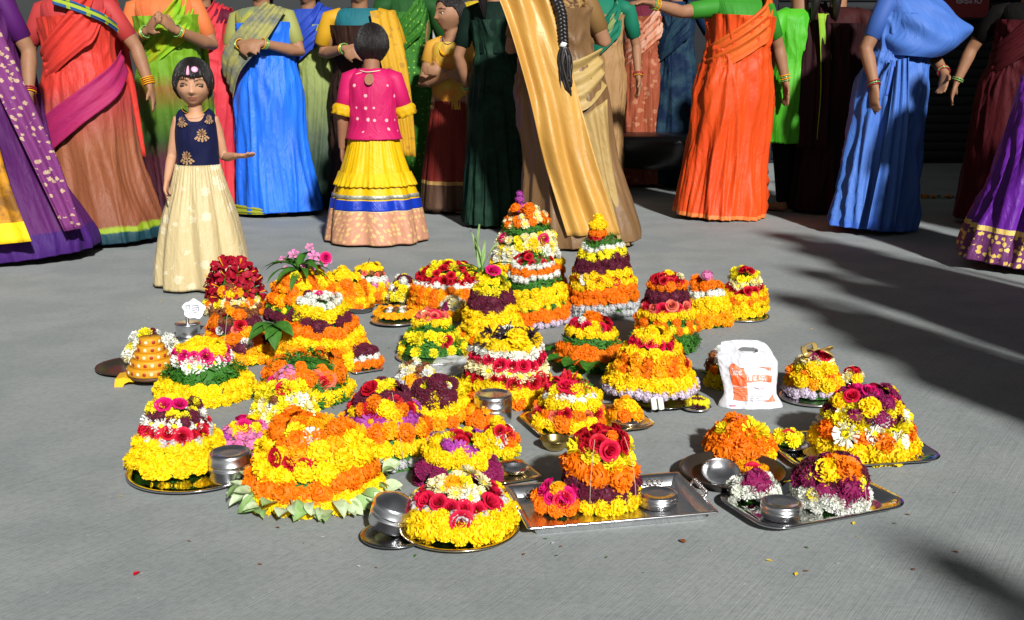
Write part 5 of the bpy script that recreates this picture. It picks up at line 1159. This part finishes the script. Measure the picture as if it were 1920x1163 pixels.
wrap_strip('blue_stripe', [(-.3, 1.35, 1.30), (.3, 1.30, 1.25), (.9, 1.24, 1.19), (1.5, 1.18, 1.13)], r3, F('blue_lime_edge', (.02, .10, .30), (.35, .45, .03), 'check', scale=.5), 1.12, 1, .05)
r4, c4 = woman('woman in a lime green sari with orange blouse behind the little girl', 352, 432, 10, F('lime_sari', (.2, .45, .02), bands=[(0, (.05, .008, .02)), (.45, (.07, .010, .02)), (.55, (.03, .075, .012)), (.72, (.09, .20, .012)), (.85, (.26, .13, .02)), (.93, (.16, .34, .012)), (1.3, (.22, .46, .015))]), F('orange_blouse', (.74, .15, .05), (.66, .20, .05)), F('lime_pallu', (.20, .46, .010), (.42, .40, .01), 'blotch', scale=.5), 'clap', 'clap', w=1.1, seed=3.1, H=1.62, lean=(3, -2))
r4b, _ = woman('woman in a coral red sari half hidden behind the lime green one', 402, 404, 0, F('coral_sari', (.70, .045, .05), (.50, .02, .05)), F('maroon_blouse', (.12, .01, .03)), None, 'down', 'down', w=1.0, seed=3.9)
r5, c5 = woman('woman in a bright blue sari with clasped hands left of the dotted-blouse girl', 515, 410, -6, F('blue_sari', (.022, .20, .95), (.014, .11, .62), border=(.016, .11, .58), bh=.03, rough=.45), F('olive_blouse', (.42, .40, .06), (.20, .24, .12), 'blotch'), None, 'clasp', 'clasp', w=1.1, seed=4.4, drape=False, lean=(-3, -2), sway=(.05, .0), wide_hem=1.08)
sheet('pallu', [(-.24, -.12, .92), (-.20, -.20, 1.05), (-.06, -.22, 1.22), (.08, -.17, 1.36)], [(-.16, -.20, .76), (-.08, -.25, .93), (.08, -.24, 1.10), (.20, -.12, 1.32)], r5, F('gold_olive_pallu', (.34, .32, .10), (.16, .17, .14), 'blotch', scale=1.2), 3, .01)
wrap_strip('lime_hem', [(-1.7, .09, .025), (-1.0, .085, .02), (-.3, .07, .018), (.1, .05, .018)], r5, F('lime_hem_cloth', (.36, .38, .03)), 1.08)
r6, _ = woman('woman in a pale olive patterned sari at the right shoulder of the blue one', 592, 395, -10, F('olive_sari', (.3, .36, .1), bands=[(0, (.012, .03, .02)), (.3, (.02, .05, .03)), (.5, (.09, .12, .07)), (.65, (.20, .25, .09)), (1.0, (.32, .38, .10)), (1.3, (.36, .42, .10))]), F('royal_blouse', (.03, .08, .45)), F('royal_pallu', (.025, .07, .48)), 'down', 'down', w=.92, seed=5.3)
r7, _ = woman('woman in yellow sleeves and a teal blouse clapping behind the back-turned girl', 688, 402, 0, F('dark_brown_skirt', (.035, .016, .012), (.05, .025, .015)), F('teal_blouse', (.012, .16, .19), (.02, .10, .13)), None, 'clasp', 'clasp', w=1.05, seed=6.1, drape=False, lean=(4, 0))
for ch in r7.children:
    if ch.name.startswith('sleeve'): ch.data.materials[0] = F('yellow_sleeve', (.66, .36, .012), (.54, .28, .012)); ch.scale = (1.12, 1.12, 1.0)
sheet('dupatta', [(.09, -.16, 1.33), (.14, -.23, 1.1), (.20, -.25, .8), (.24, -.26, .42)], [(.24, -.02, 1.33), (.30, -.14, 1.1), (.34, -.18, .8), (.36, -.20, .40)], r7, F('yellow_dupatta', (.62, .33, .015), (.42, .22, .02), 'motif', scale=1.4), 3, .010)
r8, _ = woman('woman in a green leaf-print sari behind the back-turned girl', 772, 385, 5, F('leafprint_sari', (.035, .16, .015), (.20, .42, .05), 'dots', bands=None, scale=1.8), F('green_blouse', (.02, .09, .02)), None, 'down', 'down', w=.9, seed=7.7, H=1.7)
rw, _ = woman('woman in a plain pale grey sari far behind the yellow-topped girl', 800, 368, 0, F('palegrey_sari', (.42, .45, .42), (.34, .37, .34)), F('grey_blouse', (.3, .32, .3)), None, 'down', 'down', w=.75, seed=8.2, H=1.72)
ry, _ = woman('woman in a bright yellow sari behind the yellow-topped girl', 898, 372, 0, F('bright_yellow_sari', (.66, .46, .01), (.5, .34, .01)), F('yellow_blouse2', (.6, .42, .02)), None, 'down', 'down', w=.8, seed=8.6, H=1.68)
r10, _ = woman('woman in a very dark green sari next to the gold one', 930, 432, 150, F('dark_green_sari', (.010, .028, .018), (.018, .05, .03), 'blotch', rough=.5), F('dark_green_blouse', (.01, .025, .018)), None, 'down', 'clap', w=.86, seed=9.4, drape=False)
GSAR = F('brown_gold_sari', (.24, .13, .055), (.17, .09, .035), rough=.42, spec=.4, sheen=.1, bmp=.2); GBL = F('gold_motif_blouse', (.07, .028, .012), (.36, .21, .07), 'blotch', scale=5, rough=.5)
r11, c11 = woman('woman in a gold silk sari with a long braid, back turned to us', 1068, 470, 168, GSAR, GBL, None, 'clap', 'clap', w=1.24, seed=10.2, style='braid', fp=2.9, drape=False, H=1.62, lean=(-2, 4), sway=(-.06, 0), wide_hem=1.12, nb=5, bm=[GOLD, GLASSB])
GPAL = F('gold_silk_pallu', (.66, .36, .07), (.50, .24, .04), rough=.42, spec=.45, sheen=.1, metal=.05, bmp=.16)
inv = lambda px, py, y: Matrix.Rotation(-rad(168), 4, 'Z') @ (at_y(px, py, y) - c11)
ya = c11.y - .28
sheet('pallu', [inv(940, -70, ya + .12), inv(975, 0, ya + .04), inv(1010, 150, ya), inv(1035, 300, ya - .02), inv(1066, 440, ya - .05)], [inv(1050, -70, ya + .12), inv(1068, 0, ya + .06), inv(1102, 150, ya + .02), inv(1130, 300, ya), inv(1166, 446, ya - .03)], r11, GPAL, 2.2, .024, 34, 9, .004, .02, 4.4)
sheet('waist_fold', [inv(1064, 120, ya + .10), inv(1110, 112, ya + .10), inv(1152, 95, ya + .18)], [inv(1070, 215, ya + .07), inv(1120, 205, ya + .07), inv(1158, 165, ya + .17)], r11, F('gold_waist', (.52, .36, .12), (.34, .21, .07), rough=.5, spec=.35, bmp=.25), 3, .018)
sheet('back_pleat', [inv(1110, 220, ya + .04), inv(1135, 330, ya + .02), inv(1150, 462, ya)], [inv(1160, 190, ya + .12), inv(1160, 330, ya + .10), inv(1178, 468, ya + .08)], r11, F('gold_waist', ()), 2, .012)
r12, _ = woman('standing woman in a teal green blouse far behind the gold silk sari', 1126, 372, 10, F('tan_sari', (.42, .24, .10), (.3, .16, .06)), F('teal_green_blouse', (.008, .15, .085), (.012, .18, .10)), F('teal_green_pallu', (.008, .16, .09), (.25, .30, .10), 'motif', scale=.6), 'down', 'down', w=.8, seed=11.0, H=1.7, drape=True)
rn, _ = woman('woman in a navy printed sari between the rust print sari and the flame orange one', 1258, 352, 0, F('navy_print_sari', (.006, .016, .045), (.02, .05, .075), 'blotch', scale=.8), F('navy_blouse', (.01, .03, .08)), None, 'away', 'down', w=.85, seed=11.6, H=1.72)  # navy dimmed, back-row shade put into the cloth colour
OR_S = F('orange_sari', (.78, .085, .010), (.68, .055, .008), border=(.55, .14, .03), bh=.05, rough=.48)
r13, c13 = woman('woman in a flame orange sari striding in front of the lime kurta', 1352, 416, 16, OR_S, F('green_blouse2', (.04, .28, .02)), F('orange_pallu', (.76, .15, .015), (.70, .09, .012)), 'away', 'sideout', w=1.22, seed=12.5, H=1.64, nb=4, bm=[GLASSB, GOLD], fp=-.3, lean=(3, 2), sway=(-.03, -.02), wide_hem=1.04, amp=1.4)
KUR = F('lime_kurta', (.04, .38, .012), (.10, .46, .02), rough=.5)
p0 = gp(1480, 400); c = Vector((0, p0.y + .12, 0)); c.x = cx_at(1478, c); r14 = thing('person', 'woman in a lime green kurta and black leggings behind the flame orange sari', 'woman', c, rad(-150), 'women in saris standing round the flowers')
arms = arm('down', 1) + arm('clasp', -1); me, M, Hh = body(1.58, arms, .135, .812, .009, 0, .05, 1.05, tone=(.27, .135, .072)); link('body', me, r14); hair(r14, M, Hh, 'tied', .1); eyes(r14, M, Hh)
garment('kurta', [(.47, .235, .19), (.62, .225, .18), (.82, .20, .165), (1.0, .165, .14), (1.15, .165, .14), (1.28, .168, .115), (1.335, .10, .07)], r14, KUR, sari_disp(1.0, .8, 4.0, 1.2))
sheet('dupatta', [(-.12, .20, 1.30), (-.15, .24, .9), (-.17, .25, .52)], [(.04, .21, 1.30), (.02, .25, .9), (.02, .26, .50)], r14, F('yellow_green_dupatta', (.34, .46, .03), (.16, .42, .02)), 3, .012)
for s in (-1, 1):
    b2 = MB(); tube(b2, [(s * .075, .0, .75), (s * .078, 0, .45), (s * .074, .01, .25), (s * .072, .014, .075)], [.095, .075, .058, .042], 18); part('legging', b2, BLK, r14)
for (A, E, *_) in arms:
    A, E = Vector(A), Vector(E); b2 = MB(); tube(b2, [Vector((A.x * .62, A.y, A.z + .012)), A, A.lerp(E, .8)], [.060, .060, .054], 18); part('sleeve', b2, KUR, r14)
r15, _ = woman('woman in a black and maroon sari between lime kurta and periwinkle sari', 1548, 405, 160, F('black_maroon_sari', (.020, .008, .010), (.035, .010, .012)), F('dark_maroon_blouse', (.05, .012, .012)), None, 'hip', 'hip', w=1.0, seed=13.3)
PERI = F('periwinkle_sari', (.055, .15, .50), (.075, .19, .58), rough=.55, border=(.04, .11, .42), bh=.06)
r16, c16 = woman('woman in a periwinkle blue sari with cloth draped over her forearm', 1640, 440, 28, PERI, F('periwinkle_blouse', (.05, .13, .45)), None, 'hip', 'down', w=1.08, seed=14.8, fp=-.55, drape=False, nb=3, H=1.62, amp=1.5, lean=(2, 4), sway=(-.06, 0))
garment('pallu', [(1.03, .20, .20, .04, -.01), (1.08, .27, .235, .10, -.02), (1.16, .30, .245, .13, -.02), (1.26, .265, .21, .10, -.01), (1.36, .19, .14, .04, 0), (1.41, .09, .07, .02, .01)], r16, PERI, lambda th, z: .018 * noise.noise(Vector((th * 2 + z * 9, z * 7 - th, 4))) + .008 * sin(th * 5 + z * 30), 110, 6, lambda x, y, z, th: z + .16 * max(0, x - .04) * (1 - sstep(1.1, 1.3, z)) * 1.6)
sheet('front_pleats', [(-.17, -.13, 1.0), (-.22, -.19, .6), (-.30, -.22, .04)], [(-.13, -.19, 1.02), (-.12, -.25, .6), (-.14, -.29, .03)], r16, PERI, 2.5, .012)
b2 = MB(); tube(b2, catmull([(-.17, -.10, 1.0), (-.22, -.16, .97), (-.235, -.17, .90), (-.245, -.17, .80)], 5), [(.010, .004)] * 16, 6); part('waist_knot', b2, PERI, r16)
r17, _ = woman('woman in a dark maroon sari behind the violet one at far right', 1862, 428, -24, F('dark_maroon_sari', (.085, .010, .014), (.055, .007, .010)), F('black_blouse', (.01, .008, .008)), None, 'down', 'away', w=1.0, seed=15.1, nb=2, lean=(0, 4))
r18, _ = woman('woman at far right in a violet silk sari with a gold-figured hem', 1940, 514, 20, F('violet_sari', (.17, .02, .36), (.12, .014, .27), border=(.12, .03, .11), border2=(.62, .42, .10), bh=.17, rough=.38, gold=(.6, .42, .12)), F('violet_blouse', (.14, .02, .3)), None, 'down', 'clap', w=1.2, seed=16.9, fp=-.5, amp=1.6, H=1.6, lean=(3, 4), sway=(-.07, 0), wide_hem=1.1)

# ---------------------------------------------------------------- seated woman, chair, tarpaulin, sign, wall
c = gp(1205, 338); sy = c.y
BLKP = plain_mat('black_plastic', (.012, .011, .011), .35, 0, (.02, .018, .018), 20)
ch = thing('bench', 'low black bench with a rounded front before the woman in rust print', 'bench', (c.x + .12, sy - .62, 0), rad(4))
pf = [(-.42, .445), (-.46, .43), (-.47, .38), (-.44, .30), (-.36, .22), (-.22, .17), (.3, .17), (.34, .22), (.34, .43), (.30, .445)]
b2 = MB(); nx = 25; vs_ = []
for i in range(nx):
    x = (i / (nx - 1) - .5) * 1.25; e = (2 * i / (nx - 1) - 1) ** 4; vs_ += [(x, y * (1 - .25 * e), z + (.445 - z) * .45 * e) for y, z in pf]
b2.add(vs_, grid_faces(len(pf), nx, True)); b2.add(vs_[:len(pf)], [tuple(range(len(pf)))]); b2.add(vs_[-len(pf):], [tuple(range(len(pf)))]); part('seat', b2, BLKP, ch)
for sx in (-.45, .45):
    for sy_ in (-.22, .22):
        b2 = MB(); tube(b2, [(sx, sy_, .2), (sx * 1.05, sy_ * 1.05, .006)], [.03, .024], 8); part('leg', b2, BLKP, ch)
PRT = F('rust_print_sari', (.34, .075, .03), (.46, .19, .10), 'motif', scale=1.3)  # rust print dimmed as well, partial shade put into its colour
woman('woman in a rust printed sari with a maroon blouse standing behind the black bench', 1200, 352, 12, PRT, F('maroon_silk', (.13, .008, .025), (.10, .006, .02)), F('rust_print_pallu', (.52, .16, .07), (.60, .35, .25), 'blotch'), 'away', 'down', H=1.72, w=.95, seed=18.3, fp=.3, amp=1.4)
p1, p2 = gp(1146, 295), gp(1275, 268); b2 = MB(); nx, ny = 40, 16
for j in range(ny):
    for i in range(nx):
        x = lerp(-.7, 1.6, i / (nx - 1)); y = lerp(-.5, 1.3, j / (ny - 1)); b2.v.append((x, y, .006 + .022 * abs(noise.noise(Vector((x * 3, y * 3, 1))))))
b2.f = grid_faces(nx, ny); b2.m = [0] * len(b2.f); b2.r = [.5] * len(b2.f)
tag(part('tarpaulin', b2, plain_mat('blue_tarp', (.012, .05, .26), .45, 0, (.01, .03, .18), 6), None, loc=((p1.x + p2.x) / 2, p1.y, 0)), 'blue tarpaulin spread on the ground behind the black bench', 'tarpaulin')
# dark shed with a red board, back right
DWALL = plain_mat('night_dark_wall', (.009, .010, .012), .85, 0, (.016, .017, .02), 3, .2, .4)  # wall and shutter near black: unlit night put into their colour
DW = 11.2
b2 = MB()
def box(mb, x0, x1, y0, y1, z0, z1, mi=0):
    mb.add([(x, y, z) for z in (z0, z1) for y in (y0, y1) for x in (x0, x1)], [(0, 2, 3, 1), (4, 5, 7, 6), (0, 1, 5, 4), (2, 6, 7, 3), (0, 4, 6, 2), (1, 3, 7, 5)], mi, .5)
shed = thing('shed', 'dark shed wall with a shutter behind the women on the right', 'shed', (5.2, DW + 1.5, 0))
box(b2, -4.3, 4.5, -1.4, 1.5, 0, 3.0); part('wall', b2, DWALL, shed, False)
for i in range(30):
    b2 = MB(); z = .08 + i * .09; tube(b2, [(-2.6, -1.405, z), (1.6, -1.405, z)], [(.010, .044)] * 2, 10, side=(0, 1, 0)); part('shutter_slat', b2, plain_mat('shutter', (.010, .011, .013), .7, .0), shed)
sg = at_y(1795, 33, DW); sgl = at_y(1768, 33, DW)
b2 = MB(); sign = thing('sign_board', 'red board with a line of white script hanging on the dark shed', 'sign', (at_y(1808, 33, DW - .05).x, DW - .05, at_y(1808, 33, DW - .05).z), 0)
box(b2, -.21, .22, -.02, .02, 0, .40); part('board', b2, plain_mat('red_board', (.30, .035, .035), .5, 0, (.22, .02, .025), 8), sign, False)
b2 = MB(); box(b2, -.225, .235, -.012, .012, -.02, -.002); part('frame', b2, BLKP, sign, False)
text_uv('అక్షర్', -.10, .13, .26, plain_mat('sign_white', (.70, .70, .75), .5), sign, lambda u, t, k_: Vector((u, -.024, t)))
hs_ = thing('shade_block', 'unseen plastered block added along the right side to cast shade', 'shade_block', (7.0, 5.2, 0)); b2 = MB(); box(b2, -1.9, 2.5, -5.0, 5.6, 0, 3.6); part('wall', b2, plain_mat('shade_block_plaster', (.20, .19, .17), .9, 0, (.15, .145, .13), 2, .2, .4), hs_, False)  # out of view, added to shade the ground at the back right
b2 = MB(); box(b2, -2.15, 2.7, -5.2, 5.75, 3.603, 3.76); part('roof', b2, plain_mat('coping', (.2, .2, .19), .8), hs_, False)
for y_ in (-3.2, .2, 3.6):
    b2 = MB(); box(b2, -1.94, -1.86, y_ - .5, y_ + .5, 1.0, 2.2); wf = part('window', b2, DWOOD, hs_, False); b2 = MB(); box(b2, -1.95, -1.941, y_ - .42, y_ + .42, 1.08, 2.12); part('pane', b2, plain_mat('dark_glass', (.01, .012, .014), .1), wf, False)
# plaster wall at the back left
b2 = MB(); WALLM = plain_mat('grey_plaster', (.034, .037, .036), .85, 0, (.02, .022, .021), 2.5, .2, .5)  # plaster darkened, the unlit background put into its colour
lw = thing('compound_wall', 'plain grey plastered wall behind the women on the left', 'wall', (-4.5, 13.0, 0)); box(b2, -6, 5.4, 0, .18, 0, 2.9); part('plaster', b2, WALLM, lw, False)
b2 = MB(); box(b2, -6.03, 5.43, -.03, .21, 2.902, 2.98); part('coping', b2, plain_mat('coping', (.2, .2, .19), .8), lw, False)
# scraps of leaves and petals swept into a strip
sc = gp(1765, 372); scr = thing('flower_scraps', 'thin strip of swept leaves and a marigold on the dark ground behind', 'flower scraps', sc, 0)
for i in range(60): put_leaf(scr, (R.uniform(-.16, .18), R.gauss(0, .025), .006), R.uniform(0, 6), R.uniform(-.1, .3), R.uniform(.02, .05), R.choice(('brown', 'pale', 'leaf')), 'leaf', .5, .0)
for x in (-.12, -.06, .05): put_flower(scr, R.choice('OG'), (x, 0, .008), (0, -.4, 1), .045)
# onlookers standing outside the picture on the right; their shadows reach into it
src, _ = woman('woman in a plain slate sari standing in the row outside the circle', 0, 0, 0, F('slate_sari', (.10, .11, .13)), F('slate_blouse', (.06, .06, .07)), None, 'down', 'down', w=1.1, pos=(2.6, 3.3), group='onlookers standing to the right of the flowers', voxel=.014, seed=20)
src.rotation_euler[2] = rad(-70)
OFF = ((2.37, .5, -70, 1.0), (2.45, 1.2, -75, .98), (2.1, 1.55, -70, .97), (2.04, 2.25, -70, 1.0), (2.28, 2.9, -65, .98), (2.44, 3.5, -65, 1.0), (2.42, 4.05, -60, 1.0), (2.65, 2.0, -75, 1.0), (2.85, 2.7, -70, 1.0), (3.0, .9, -70, 1.02), (3.4, 1.9, -60, 1.02), (3.75, 4.4, -60, 1.0), (4.1, 4.6, -55, 1.0), (3.45, 5.1, -50, 1.0), (4.2, 6.2, -50, 1.0), (3.75, 6.3, -50, 1.0), (1.68, -.22, -150, .93))
for (x, y, rz, s) in OFF:
    o = copy_tree(src); o.location = (x, y, 0); o.rotation_euler[2] = rad(rz); o.scale = (s, s, s)
